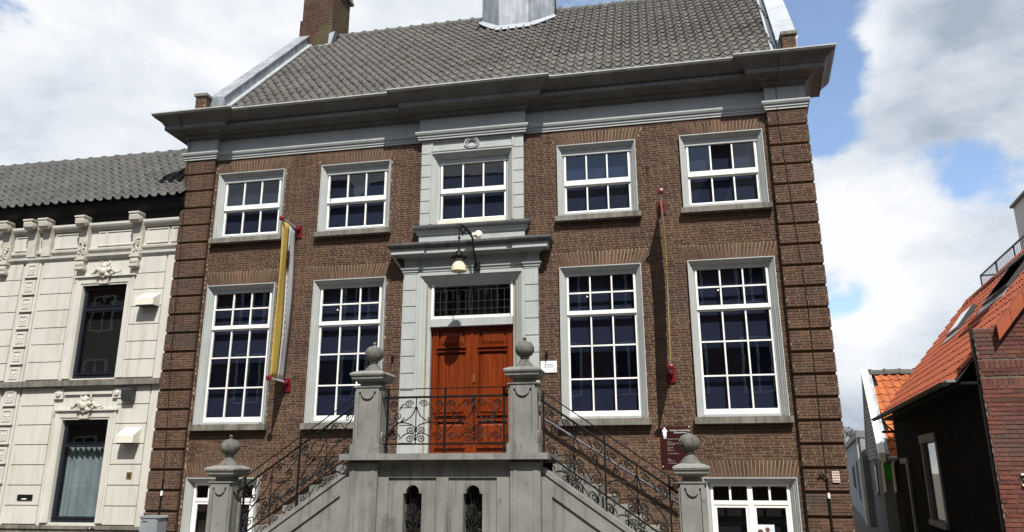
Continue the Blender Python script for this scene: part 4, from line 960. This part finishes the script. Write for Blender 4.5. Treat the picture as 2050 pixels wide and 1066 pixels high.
lst = brick_field(-LEN, 0, .02, 3.0, 0, lambda z: [(-WN[1]-.02, -WN[0]+.02)] if WN[2]-.03 < z < WN[3]+.03 else [], F2, .0625, .012, **kb)
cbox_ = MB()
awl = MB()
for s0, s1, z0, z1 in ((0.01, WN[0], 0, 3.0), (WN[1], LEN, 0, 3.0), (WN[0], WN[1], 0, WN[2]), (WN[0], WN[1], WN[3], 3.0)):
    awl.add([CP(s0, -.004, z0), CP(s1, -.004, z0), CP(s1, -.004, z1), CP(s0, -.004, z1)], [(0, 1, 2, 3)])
awl = awl.build('alley_wall_face', 'shademortar', rh)
pieces(awl, 'brick', BRICK['shadebrick'], lst, 'alley_brick_courses', 0)
# alley window
aw = MB()
def cbox(b, s0, s1, t0, t1, z0, z1):
    v = [CP(s, t, z) for z in (z0, z1) for t in (t0, t1) for s in (s0, s1)]
    return b.add(v, [(0, 2, 3, 1), (4, 5, 7, 6), (0, 1, 5, 4), (2, 6, 7, 3), (0, 4, 6, 2), (1, 3, 7, 5)])
s0, s1, z0, z1 = WN
for q in ((s0-.02, s1+.02, -.05, .05, z1-.14, z1+.02), (s0-.02, s1+.02, -.07, .06, z0-.06, z0+.04), (s0, s0+.12, -.03, .06, z0, z1), (s1-.12, s1, -.03, .06, z0, z1)): cbox(aw, *q)
aw = aw.build('window', 'clad', rh)
cbox(MB(), s0+.1, s1-.1, .03, .036, z0+.03, z1-.13).build('pane', 'glass', aw)
# door post further along the alley
dp = cbox(cbox(MB(), 7.10, 7.30, -.06, .02, .0, 1.85), 7.06, 8.05, -.07, .02, 1.80, 1.92).build('door_frame', 'clad', rh)
# roof
es3 = Vector((1, 0, CS)).normalized(); exc = Vector((DX, DY, 0))
r = MB()
for tt, zz in (((ET, TT), (EZ, TZ)),): r.add([CP(.10, ET, EZ-.02), CP(LEN+.1, ET, EZ-.02), CP(LEN+.1, TT, TZ-.02), CP(.10, TT, TZ-.02)], [(0, 1, 2, 3)])
r.add([CP(-.06, TT, TZ-.02), CP(LEN+.1, TT, TZ-.02), CP(LEN+.1, 2*TT-ET, EZ), CP(-.06, 2*TT-ET, EZ)], [(0, 1, 2, 3)])
crf = r.build('roof', 'felt', rh)
W3, E3 = .252, .265
ft = MB(); w = W3-.006; Ln = E3+.03
hgt = lambda y: .016-.012*y/Ln
top = [(0, 0), (w, 0), (w, Ln), (0, Ln)]
ft.add([(x, y, hgt(y)) for x, y in top]+[(x, y, hgt(y)-.010) for x, y in top], [(0, 1, 2, 3)]+[(i, (i+1) % 4, 4+(i+1) % 4, 4+i) for i in range(4)])
for xa in (.02, .145):      # raised rolls: their blunt lower ends dot the slope
    ft.add([(xa, 0, .012), (xa+.075, 0, .012), (xa+.06, .004, .050), (xa+.015, .004, .050), (xa+.01, Ln, .000), (xa+.065, Ln, .000), (xa+.05, Ln, .016), (xa+.025, Ln, .016)], [(0, 1, 2, 3), (0, 3, 7, 4), (3, 2, 6, 7), (2, 1, 5, 6)])
FT = meshdata('flat_tile', ft, 'orange')
SKY = [(4.95, 6.05, 1.00, 1.40), (1.75, 3.40, 1.12, 1.74)]
def keepc(p, r, c):
    s = (p.y-C0.y)/DY; t = p.x-C0.x-s*DX
    if s < .55 and t < .36: return s > .27
    for a, b_, ta, tb in SKY:
        if a-.20 < s < b_-.0 and ta-.12 < t < tb-.02: return False
    return True
# run the columns from the far end so that ex x es points upwards
tl = tile_slope(CP(LEN+.06, ET-.02, EZ-.02), -exc, es3, W3, E3, 35, 14, keepc, .002)
tl = [M if int(round((M.translation.z-EZ)/(E3*es3.z))) % 2 else Matrix.Translation(exc*W3*.5) @ M for M in tl]
pieces(crf, 'flat_tile', FT, tl, 'flat_tile_rows', 300)
MBx = MB()
ridge(crf, CP(-.1, TT, TZ+.0), CP(LEN-.4, TT, TZ+.0), .12, 'orange', 24, 1.25)
for i in range(9):     # verge tiles
    t0 = .30+i*.2; v = []
    a, b_ = t0, t0+.205
    for t in (a, b_):
        z = EZ+(t-ET)*CS
        v += [CP(-.13, t, z+.055), CP(.16, t, z+.055), CP(-.13, t, z-.17), CP(-.09, t, z-.17), CP(-.09, t, z+.02), CP(.16, t, z+.02)]
    k = .012*(1 if i % 2 else 0)
    MB().add(v, [(0, 1, 7, 6), (0, 2, 8, 6), (2, 3, 9, 8), (3, 4, 10, 9), (4, 5, 11, 10), (0, 1, 5, 4), (0, 4, 3, 2), (6, 7, 11, 10), (6, 10, 9, 8), (1, 5, 11, 7)]).build('verge_tile', 'orange', crf)
# gutter along the eave
g = MB(); n = 8
pr = [(-.065+.065*math.cos(math.pi+math.pi*i/n), .065*math.sin(math.pi+math.pi*i/n)) for i in range(n+1)]
vs_ = [CP(s, ET-.06+a, EZ-.0+b_) for s in (.25, LEN+.12) for a, b_ in pr]
g.add(vs_, [(i, i+1, n+2+i, n+1+i) for i in range(n)]+[tuple(range(n+1)), tuple(range(n+1, 2*n+2))])
gt = g.build('gutter', 'black', rh)
cbox(MB(), .02, LEN+.05, ET+.04, .02, EZ-.06, EZ-.02).build('soffit_board', 'black', gt)
cbox(MB(), LEN-.05, LEN+.05, -.28, .02, EZ-.36, EZ-.30).add([CP(LEN, -.28, EZ-.08), CP(LEN+.05, -.28, EZ-.08), CP(LEN+.05, .0, EZ-.36), CP(LEN, .0, EZ-.36), CP(LEN, -.24, EZ-.08), CP(LEN+.05, -.24, EZ-.08), CP(LEN+.05, .0, EZ-.30), CP(LEN, 0, EZ-.30)], [(0, 1, 2, 3), (4, 5, 6, 7), (0, 3, 7, 4), (1, 2, 6, 5)]).build('bracket', 'black', gt)
cbox(MB(), .25, .50, ET-.10, ET+.02, EZ+.0, EZ+.035).build('gutter_end', 'lead', gt)
cbox(MB(), .02, .06, -.035, .0, .02, 3.5).build('corner_strip', 'black', rh)
# skylights
for i, (a, b_, ta, tb) in enumerate(SKY):
    Z = lambda t: EZ+(t-ET)*CS; nrm = Vector((-CS, 0, 1)).normalized()
    def PT(s, t, h): return Vector(CP(s, t, Z(t)))+nrm*h
    q = MB()
    for (sa, sb, t0, t1) in ((a, a+.07, ta, tb), (b_-.07, b_, ta, tb), (a+.07, b_-.07, ta, ta+.05), (a+.07, b_-.07, tb-.05, tb)):
        v = [PT(s, t, h) for h in (-.02, .09) for t in (t0, t1) for s in (sa, sb)]
        q.add(v, [(0, 2, 3, 1), (4, 5, 7, 6), (0, 1, 5, 4), (2, 6, 7, 3), (0, 4, 6, 2), (1, 3, 7, 5)])
    sk = q.build('skylight', 'steel', crf)
    op = 0 if i == 0 else .22     # the larger one stands open
    v = [PT(a+.04, ta+.02, .09+op), PT(b_-.04, ta+.02, .09+op), PT(b_-.04, tb, .11), PT(a+.04, tb, .11)]
    v += [p-nrm*.035 for p in v]
    MB().add(v, [(0, 1, 2, 3), (4, 5, 6, 7), (0, 1, 5, 4), (1, 2, 6, 5), (2, 3, 7, 6), (3, 0, 4, 7)]).build('sash', 'steel', sk)
    u = [p+nrm*.003 for p in (v[0].lerp(v[2], .06), v[1].lerp(v[3], .06), v[2].lerp(v[0], .06), v[3].lerp(v[1], .06))]
    MB().add(u, [(0, 1, 2, 3)]).build('pane', 'skyglass', sk)
    v = [PT(a-.06, ta-.02, .05), PT(b_+.06, ta-.02, .05), PT(b_+.06, ta-.13, .045), PT(a-.06, ta-.13, .045)]
    MB().add(v+[p-nrm*.012 for p in v], [(0, 1, 2, 3), (4, 5, 6, 7), (0, 1, 5, 4), (2, 3, 7, 6), (1, 2, 6, 5), (3, 0, 4, 7)]).build('apron_flashing', 'zinc', sk)
# house number
hn = thing('house_number', 'white house number 3 on the red brick gable', 'number', (8.53, -2.63, 1.40))
text_mesh('3', .25, Matrix.Translation((8.495, -2.632, 1.43)) @ STAND, 'digit', 'signw', hn, .012)

# cottage with orange pantiles and white verge board
ct = thing('cottage', 'low cottage with orange pantiles, white verge board and grey clad gable', 'house', (10.6, 9, 0))
def QX(x, y): return x+(y-7)*.17
GF = [(7, 2.16), (9.05, 4.30), (11.1, 2.16)]
xw = 9.20; xe = 13.0
w = MB()
w.add([(QX(xw, 7), 7, 0), (QX(xw, 11.1), 11.1, 0), (QX(xw, 11.1), 11.1, 2.16), (QX(xw, 9.05), 9.05, 4.26), (QX(xw, 7), 7, 2.16)], [(0, 1, 2, 3, 4)])
w.add([(QX(xw, 7), 7, 0), (xe, 7, 0), (xe, 7, 2.16), (QX(xw, 7), 7, 2.16)], [(0, 1, 2, 3)]).add([(xe, 7, 0), (xe+.7, 11.1, 0), (xe+.7, 11.1, 2.16), (xe+.35, 9.05, 4.26), (xe, 7, 2.16)], [(0, 1, 2, 3, 4)]).add([(QX(xw, 11.1), 11.1, 0), (xe+.7, 11.1, 0), (xe+.7, 11.1, 2.16), (QX(xw, 11.1), 11.1, 2.16)], [(0, 1, 2, 3)])
cw_ = w.build('wall', 'plasterd', ct)
zc = 1.95
while zc < 4.1:      # cladding boards on the gable
    zt_ = zc+.105
    y0 = 7+max(0, zc-2.16)/2.14*2.05; y1 = 11.1-max(0, zc-2.16)/2.14*2.05
    MB().add([(QX(xw, y)-o, y, z) for y in (y0, y1) for z, o in ((zc, .028), (zt_, .012), (zt_, .0), (zc, .0))], [(0, 1, 5, 4), (0, 4, 7, 3), (0, 1, 2, 3), (4, 5, 6, 7)]).build('cladding_board', 'clad', cw_); zc += .109
rf2 = MB().add([(QX(xw, 6.75), 6.75, 1.92), (xe, 6.75, 1.92), (xe+.35, 9.05, 4.32), (QX(xw, 9.05), 9.05, 4.32)], [(0, 1, 2, 3)]).add([(QX(xw, 9.05), 9.05, 4.32), (xe+.35, 9.05, 4.32), (xe+.7, 11.3, 1.97), (QX(xw, 11.3), 11.3, 1.97)], [(0, 1, 2, 3)]).build('roof', 'felt', ct)
es4 = Vector((0, 2.3, 2.4)).normalized()
pieces(rf2, 'pantile', pantile(.225, .37, .028, .022, 'orangep'), tile_slope((9.36, 6.72, 1.95), (1, 0, 0), es4, .225, .30, 17, 11, lambda p, r, c: p.x > QX(xw, p.y)+.13 and p.y < 8.86), 'pantile_rows', 300)
ridge(rf2, (9.70, 9.05, 4.44), (13.3, 9.05, 4.44), .13, 'tile2', 9)
for y0, z0, y1, z1, nm in ((6.72, 1.96, 9.05, 4.37, 'verge_board'), (11.35, 1.96, 9.05, 4.37, 'verge_board')):
    b = MB()
    v = [(QX(xw, y)+dx, y, z+dz) for y, z in ((y0, z0), (y1, z1)) for dx in (-.06, .10) for dz in (-.10, .12)]
    b.add(v, [(0, 1, 3, 2), (4, 6, 7, 5), (0, 4, 5, 1), (2, 3, 7, 6), (1, 5, 7, 3), (0, 2, 6, 4)]).build(nm, 'white', rf2)
    b = MB(); v = [(QX(xw, y)+dx, y, z+dz) for y, z in ((y0, z0), (y1, z1)) for dx in (.101, .20) for dz in (-.02, .09)]
    b.add(v, [(0, 1, 3, 2), (4, 6, 7, 5), (0, 4, 5, 1), (2, 3, 7, 6), (1, 5, 7, 3), (0, 2, 6, 4)]).build('verge_flashing', 'lead', rf2)
MB().tube([(9.3, 6.70, 1.93), (12.9, 6.70, 1.93)], .05, 7).build('gutter', 'zinc', ct)
MB().box(9.17, 9.45, 6.985, 7.02, 0, 1.9).build('corner_board', 'plasterg', ct)
for x in (9.20, 9.44): MB().tube([(x, 6.75, 1.90), (x, 6.90, 1.78), (x, 6.93, 1.1)], .035, 7).build('down_pipe', 'white', ct)
MB().box(9.255, 9.40, 6.90, 6.98, 1.42, 1.80).build('green_panel', 'green', ct)
sw = MB().add([(QX(xw, y)-o, y, z) for y in (8.55, 9.0) for z in (1.05, 1.78) for o in (.03, -.02)], [(0, 1, 3, 2), (4, 6, 7, 5), (0, 4, 5, 1), (2, 3, 7, 6), (0, 2, 6, 4)]).build('window', 'dframe', ct)
MB().add([(QX(xw, y)-o, y, z) for y in (8.45, 9.1) for z in (1.00, 1.05) for o in (.09, -.02)], [(0, 1, 3, 2), (4, 6, 7, 5), (0, 4, 5, 1), (2, 3, 7, 6), (0, 2, 6, 4)]).build('sill', 'plasterg', sw)
MB().add([(QX(xw, y)-o, y, z) for y in (8.5, 9.05) for z in (1.78, 1.84) for o in (.05, -.02)], [(0, 1, 3, 2), (4, 6, 7, 5), (0, 4, 5, 1), (2, 3, 7, 6), (0, 2, 6, 4)]).build('lintel', 'plasterg', sw)

# long rendered annexe behind it
ax = thing('rendered_annexe', 'low blue-grey rendered annexe with flat roof and slit windows', 'building', (11.5, 20, 0))
def EX(y): return 9.72+(y-11.15)*.19
b = MB().add([(EX(11.15), 11.15, 0), (EX(33), 33, 0), (EX(33)+5, 33, 0), (EX(11.15)+5, 11.15, 0), (EX(11.15), 11.15, 2.65), (EX(33), 33, 2.65), (EX(33)+5, 33, 2.65), (EX(11.15)+5, 11.15, 2.65)], [(0, 1, 5, 4), (1, 2, 6, 5), (2, 3, 7, 6), (3, 0, 4, 7), (4, 5, 6, 7)]).build('wall', 'plasterg', ax)
MB().add([(EX(y)+dx, y, z) for y in (11.12, 33) for dx in (-.10, 5.05) for z in (2.64, 2.84)], [(0, 1, 3, 2), (4, 6, 7, 5), (0, 4, 5, 1), (2, 3, 7, 6), (1, 5, 7, 3), (0, 2, 6, 4)]).build('fascia', 'clad', ax)
for y0, y1, z0, z1 in ((13.0, 13.35, .6, 2.0), (15.3, 15.75, .6, 1.98), (18.5, 20.5, .9, 1.85)):
    wv = MB().add([(EX(y)-o, y, z) for y in (y0, y1) for z in (z0, z1) for o in (.03, -.05)], [(0, 1, 3, 2), (4, 6, 7, 5), (0, 4, 5, 1), (2, 3, 7, 6), (0, 2, 6, 4)]).build('window', 'clad', ax)
    MB().add([(EX(y)-.036, y, z) for y in (y0+.08, y1-.08) for z in (z0+.06, z1-.06)], [(0, 1, 3, 2)]).build('pane', 'dark', wv)
MB().tube([(EX(11.3)-.06, 11.3, 2.64), (EX(11.3)-.06, 11.3, 1.75), (EX(11.3)-.06, 11.3, .02)], .045, 7).build('down_pipe', 'cream', ax)

# pale block with roof terrace behind the gabled house
pb = thing('pale_block', 'tall pale rendered block rising behind the orange roof', 'building', (15, 2, 0))
def BX(x, y): return x+(y-6)*.13
b = MB().add([(BX(x, y), y, z) for z in (0, 8.2) for x, y in ((12.92, 6.0), (12.92, -1.5), (17, -1.5), (17, 6.0))], [(0, 1, 5, 4), (1, 2, 6, 5), (2, 3, 7, 6), (3, 0, 4, 7), (4, 5, 6, 7)]).build('wall', 'whitebox', pb)
MB().add([(BX(x, y), y, z) for z in (8.2, 8.26) for x, y in ((12.85, 6.06), (12.85, -1.56), (17.1, -1.56), (17.1, 6.06))], [(0, 1, 5, 4), (1, 2, 6, 5), (2, 3, 7, 6), (3, 0, 4, 7), (4, 5, 6, 7), (0, 1, 2, 3)]).build('coping', 'clad', pb)
wv = MB().add([(BX(12.90, y), y, z) for y in (3.0, 5.1) for z in (6.9, 7.75)], [(0, 1, 3, 2)]).build('window', 'dframe', pb)
tr_ = thing('terrace_railing', 'thin steel terrace railing along the orange roof ridge', 'railing', (11.2, 2, 5.5))
R0, R1 = (11.30, 4.55), (10.66, -.6)
LP = lambda k, z: (R0[0]+(R1[0]-R0[0])*k, R0[1]+(R1[1]-R0[1])*k, z)
MB().tube([LP(0, 6.10), LP(1, 6.10)], .022, 6).build('top_rail', 'steel', tr_)
MB().tube([LP(0, 6.10), (12.3, 4.40, 6.10)], .02, 6).build('return_rail', 'steel', tr_)
for k in (0, .25, .5, .75, 1): MB().tube([LP(k, 5.5), LP(k, 6.10)], .02, 6).build('post', 'steel', tr_)
MB().tube([(12.3, 4.40, 5.5), (12.3, 4.40, 6.10)], .02, 6).build('post', 'steel', tr_)
for i in range(54): k = (i+.5)/54; MB().tube([LP(k, 5.58), LP(k, 6.09)], .005, 4).build('baluster', 'ironlt', tr_)
MB().tube([LP(0, 5.58), LP(1, 5.58)], .012, 5).build('bottom_rail', 'steel', tr_)
tb = MB().add([(x, y, z) for z in (5.42, 5.5) for x, y in ((11.22, 4.65), (10.56, -.7), (13.3, -.7), (13.3, 4.65))], [(0, 1, 5, 4), (1, 2, 6, 5), (2, 3, 7, 6), (3, 0, 4, 7), (4, 5, 6, 7), (0, 1, 2, 3)]).build('deck', 'clad', pb)

# tree at the end of the alley
tree = thing('copper_tree', 'dark copper-leaved tree peeping over the annexe', 'tree', (14.9, 37, -.14))
t = MB().tube([(14.9, 37, -.14), (14.95, 37, 1.4), (14.85, 37.1, 2.6)], .2, 8, [.24, .19, .14])
for k in range(9):
    a = k*.7; t.tube([(14.88, 37.05, 1.9+.08*k), (14.88+.7*math.cos(a), 37+.7*math.sin(a), 2.8+.08*k), (14.88+1.4*math.cos(a), 37+1.4*math.sin(a), 3.3+.05*k)], .05, 5, [.07, .05, .02])
t.build('trunk', 'bark', tree)
b = MB()
for i in range(5200):
    d = Vector((random.gauss(0, 1), random.gauss(0, 1), random.gauss(0, 1))).normalized()*random.uniform(.35, 1)**.5
    k = 1+.22*math.sin(5*d.x+3*d.z)+.15*math.sin(9*d.y+7*d.x)
    p = Vector((14.9+d.x*2.0*k, 37+d.y*1.8*k, 3.15+d.z*1.05*k)); s_ = random.uniform(.045, .09)
    u = Vector((random.gauss(0, 1), random.gauss(0, 1), random.gauss(0, .6))).normalized(); v = u.orthogonal().normalized()
    b.add([p-u*s_, p+v*s_*.6, p+u*s_, p-v*s_*.6], [(0, 1, 2, 3)])
b.build('crown', 'leaf', tree, kind='stuff')

# ------------------------------------------------------------------ things on the walls
def flag(x, lab, side):
    t = thing('banner', lab, 'banner', (x, -.4, 3.45), 'banners hung square to the front wall')
    zt, zb = 6.78, 3.43
    for z, q in ((zt, 1), (zb, -1)):
        br = MB().box(x-.085, x+.085, -.028, -.006, z-.19 if q > 0 else z-.19, z+.09).build('bracket_plate', 'red', t)
        MB().box(x-.03, x+.03, -.16, -.028, z-.05, z+.05).lathe([(.03, 0), (.055, -.02), (.055, -.08), (.03, -.10)], (x, -.028, z), 10, 'y').build('bracket_socket', 'red', br)
        MB().tube([(x, -.03, z), (x, -.76, z+.015)], .018, 8).build('pole', 'bgrey', t)
        MB().lathe([(.02, 0), (.055, -.012), (.062, -.03), (.055, -.048), (.02, -.06)], (x, -.745, z+.015), 14, 'y').build('knob', 'red', t)
        for dx, dz in ((-.06, .06), (.06, .06), (.06, -.15), (-.06, -.15)): MB().lathe([(.012, 0), (.008, -.014)], (x+dx, -.028, z+dz), 6, 'y').build('bolt', 'red', br)
    n = 26
    def sag(k, y): return x+.030*math.sin(math.pi*k)*side+.010*math.sin(k*7+y*9)
    for nm, y0, y1, m in (('cloth', -.735, -.44, 'byellow'), ('cloth_stripe', -.44, -.145, 'bgrey')):
        v = []; ns = 4
        for i in range(n+1):
            k = i/n; z = zt-.02-(zt-zb-.04)*k
            for j in range(ns+1): y = y0+(y1-y0)*j/ns; v.append((sag(k, y), y+.02*math.sin(math.pi*k)*(y+.44)/.3, z))
        c = MB().add(v, [(i*(ns+1)+j, i*(ns+1)+j+1, (i+1)*(ns+1)+j+1, (i+1)*(ns+1)+j) for i in range(n) for j in range(ns)]).build(nm, m, t, smooth=True)
        so_ = c.modifiers.new('thick', 'SOLIDIFY'); so_.thickness = .004
    # printed soldier figure and lettering on the face turned to the right
    Z0 = 5.72; S = .52
    fig = [(-.10, 0), (-.16, .02), (-.10, .06), (-.11, .22), (-.20, .30), (-.17, .52), (-.12, .62), (-.20, .70), (-.17, .84), (-.06, .88), (-.05, .92), (-.05, 1.10), (.05, 1.10), (.06, .92), (.05, .88), (.17, .83), (.22, .68), (.15, .56), (.16, .44), (.20, .30), (.13, .22), (.14, .05), (.20, 0), (.10, -.03), (.06, .05), (.04, .20), (-.02, .20), (-.04, .04)]
    MB().prism(fig, x+.014, x+.018, lambda p, q, a: (a+.020*side, -.44+p*S*.55, Z0+q*S)).build('printed_figure', 'maroon', t)
    txt = 'zouavenmuseum'
    for i, chh in enumerate(txt):
        zz = 5.52-i*.125; kk = (zt-zz)/(zt-zb)
        M = Matrix.Translation((sag(kk, -.44)+.006, -.40, zz)) @ Matrix.Rotation(R(90), 4, 'Z') @ STAND @ Matrix.Rotation(R(-90), 4, 'Z')
        text_mesh(chh, .105, M, 'printed_letter', 'letter', t, .001, 'CENTER')
flag(-3.925, 'yellow and grey museum banner between the windows left of the door', 1)
flag(3.905, 'yellow and grey museum banner between the two windows right of the door', 1)

lp = thing('hanging_lamp', 'black swan-neck wall lamp with yellowish opal bell glass above the door', 'lamp', (-.03, -.3, 5.4))
LX, LY = -.035, -.86
MB().lathe([(.152, 0), (.150, .05), (.135, .11), (.105, .165), (.075, .20), (.06, .25), (.06, .29)], (LX, LY, 5.405), 20).build('bell_glass', 'lampglass', lp, smooth=True)
cp = MB().lathe([(.06, 0), (.155, .012), (.16, .03), (.085, .045), (.075, .10), (.06, .145), (.03, .16), (.02, .20)], (LX, LY, 5.665), 18).build('cap', 'black', lp, smooth=True)
MB().tube([(LX, LY, 5.86), (LX, LY, 6.30)], .012, 6).lathe([(.02, 0), (.03, .03), (.02, .06)], (LX, LY, 6.06), 8).build('drop_rod', 'iron', lp)
MB().tube([(.16, -.20, 5.68), (.16, -.30, 5.78), (.15, -.42, 5.95), (.13, -.45, 6.20), (.06, -.52, 6.34), (-.02, -.68, 6.40), (LX, LY, 6.36), (LX, LY-.03, 6.28)], .022, 7).build('swan_neck', 'iron', lp, smooth=True)
MB().box(.10, .22, -.21, -.12, 5.60, 5.76).build('wall_plate', 'iron', lp)
MB().lathe([(.05, 0), (.085, -.02), (.085, -.05), (.05, -.07)], (.20, -.20, 6.34), 12, 'y').box(.08, .18, -.30, -.20, 6.31, 6.37).build('pulley', 'cream', lp)
MB().tube([(LX+.02, LY, 6.32), (.0, LY+.05, 6.22), (.02, LY+.03, 6.14)], .014, 5).tube([(.0, -.7, 6.40), (.05, -.62, 6.30), (-.03, -.66, 6.22), (.03, -.7, 6.30)], .016, 5).build('fittings', 'iron', lp)

pq = thing('name_plaque', 'small white enamel plaque on the brick beside the door', 'plaque', (1.585, -.02, 3.5))
MB().box(1.426, 1.742, -.024, -.006, 3.497, 3.722).build('plate', 'plaque', pq)
MB().box(1.50, 1.67, -.0262, -.0245, 3.655, 3.668).box(1.48, 1.69, -.0262, -.0245, 3.625, 3.634).box(1.48, 1.69, -.0262, -.0245, 3.60, 3.609).box(1.455, 1.475, -.0262, -.0245, 3.52, 3.55).box(1.695, 1.715, -.0262, -.0245, 3.52, 3.55).build('lettering', 'boxgrey', pq)

sg = thing('information_board', 'transparent plum information board of the museum with white figure', 'sign', (3.92, -.03, 1.70))
MB().box(3.655, 4.20, -.040, -.034, 1.70, 2.445).build('panel', 'signp', sg)
for x in (3.675, 4.18):
    for z in (1.72, 2.425): MB().lathe([(.012, .03), (.012, -.006), (.006, -.012)], (x, -.04, z), 8, 'y').build('stud', 'plaque', sg)
ft_ = lambda q: [(3.735+p*.145, 2.215+z*.185) for p, z in q]
MB().xz(ft_([(-.14, 0), (-.16, .30), (-.24, .42), (-.20, .60), (-.30, .74), (-.28, .88), (-.10, .96), (-.08, 1.12), (.08, 1.12), (.10, .96), (.28, .88), (.34, .72), (.22, .60), (.24, .34), (.16, .26), (.14, 0), (.06, 0), (.03, .22), (-.03, .22), (-.06, 0)]), -.046, -.0405).build('white_figure', 'signw', sg)
for k, (tx, sz, x, z, m) in enumerate([('Stichting Nederlands', .040, 3.825, 2.355, 'signw'), ('Zouavenmuseum', .040, 3.90, 2.315, 'signw'), ('openingstijden museum', .024, 3.765, 2.205, 'signg'), ('dinsdag', .024, 3.77, 2.155, 'signg'), ('eerste en derde zondag', .024, 3.77, 2.128, 'signg'), ('van de maand', .024, 3.77, 2.10, 'signg'),
    ('donderdag', .024, 3.77, 2.05, 'signg'), ('14.00', .024, 3.77, 2.022, 'signg'), ('tot 17.00 uur', .024, 3.77, 1.994, 'signg'), ('groepen op afspraak', .024, 3.77, 1.945, 'signg'), ('Markt', .024, 3.77, 1.84, 'signg'), ('Oudenbosch', .024, 3.77, 1.813, 'signg'), ('zouavenmuseum', .024, 3.77, 1.775, 'signg')]):
    text_mesh(tx, sz, Matrix.Translation((x, -.0415, z)) @ STAND, 'lettering', m, sg, .0006)

tg = thing('gable_tile', 'small pinkish lettered tile on the rusticated brick corner', 'plaque', (6.615, -.13, 1.44))
MB().box(6.555, 6.675, -.140, -.122, 1.445, 1.632).build('plate', 'pink', tg)
for i in range(4):
    for j in range(4): MB().box(6.565+j*.027, 6.583+j*.027, -.1425, -.1402, 1.462+i*.044, 1.482+i*.044).build('letter', 'maroon', tg)

ps = MB().box(5.225, 5.54, .055, .060, .42, .725).top('poster', 'poster', 'small poster in the right pane of the basement window', 'poster', (5.38, .058, .42))
for x, z, r, m in ((5.30, .60, .05, 'rbrick'), (5.42, .64, .04, 'rbrick'), (5.36, .52, .06, 'orangep')): MB().lathe([(r, 0), (r*.9, -.001)], (x, .0545, z), 14, 'y').build('printed_spot', m, ps)
glp = MB()
for i in range(150): glp.ellip((random.uniform(-4.80, -4.53), .20+random.uniform(-.02, .02), random.uniform(.15, 1.0)), (.022, .02, .03), 5)
glp.top('patterned_hanging', 'bluepat', 'dark blue patterned hanging inside the basement window behind the newel', 'hanging', (-4.66, .2, .12))

for i, (x0, x1, z0, z1, lab) in enumerate([(-7.58, -7.13, 5.18, 5.50, 'white vent hood beside the upper window of the stucco house'), (-7.60, -7.19, 2.22, 2.56, 'white vent hood beside the ground floor window of the stucco house')]):
    v = thing('vent_hood', lab, 'vent', ((x0+x1)/2, -.1, z0))
    MB().yz([(-.032, z0+.02), (-.26, z0+.02), (-.26, z0+.17), (-.032, z1)], x0, x1).build('hood', 'cream', v)
    MB().box(x0+.02, x1-.02, -.24, -.032, z0, z0+.021).build('grille', 'steel', v)
bv = thing('grey_vent', 'small dark grey vent box under the sill course', 'vent', (-7.56, -.1, 3.12))
MB().yz([(-.032, 3.13), (-.14, 3.13), (-.17, 3.22), (-.17, 3.39), (-.032, 3.39)], -7.69, -7.43).build('box', 'vent', bv)
for k in range(4): MB().box(-7.70, -7.42, -.178, -.10, 3.24+.035*k, 3.255+.035*k).build('slat', 'steel', bv)
sp = thing('wall_grate', 'black letter-slot grate low on the white stucco', 'grate', (-9.8, -.04, 1.07))
MB().box(-9.98, -9.61, -.05, -.031, 1.07, 1.185).build('plate', 'black', sp); MB().box(-9.86, -9.74, -.056, -.051, 1.085, 1.105).build('tag', 'plaque', sp)
kb_ = thing('bell_plate', 'tiny brass bell plate on the white stucco wall', 'bell', (-7.34, -.04, 1.51))
MB().box(-7.40, -7.28, -.046, -.031, 1.515, 1.645).build('plate', 'brass', kb_); MB().lathe([(.018, 0), (.014, -.016)], (-7.34, -.046, 1.58), 10, 'y').build('button', 'black', kb_)
ub = thing('utility_cabinet', 'grey utility cabinet against the left brick corner', 'cabinet', (-6.45, -.35, 0))
MB().box(-6.64, -6.26, -.45, -.14, .0, .76).build('body', 'boxgrey', ub)
MB().xz([(-6.66, .76), (-6.24, .76), (-6.26, .80), (-6.64, .80)], -.47, -.13).build('lid', 'boxgrey', ub)
MB().box(-6.61, -6.29, -.458, -.451, .05, .74).build('door', 'boxgrey', ub); MB().box(-6.60, -6.48, -.4605, -.4582, .68, .70).build('label_strip', 'maroon', ub)
sp2 = thing('spot_lamp', 'small dark spot lamp low on the stucco plinth', 'lamp', (-8.0, -.2, .50))
MB().ellip((-7.93, -.24, .53), (.06, .07, .045), 10).tube([(-7.93, -.20, .52), (-7.93, -.10, .50)], .012, 6).build('head', 'steel', sp2, smooth=True)
for x, z, lab in [(2.36, 5.02, 'tiny lit ceiling spot behind the tall window nearest the white plaque'), (4.90, 5.03, 'tiny lit ceiling spot behind the tall window beside the right brick corner'), (-2.98, 4.98, 'upper of two tiny lit spots behind the tall window left of the door'), (-2.90, 4.62, 'lower of two tiny lit spots behind the tall window left of the door')]:
    MB().ellip((x, .170, z), (.014, .014, .014), 8).top('ceiling_spot', 'spot', lab, 'lamp', (x, .17, z), 'spots glowing behind the panes')
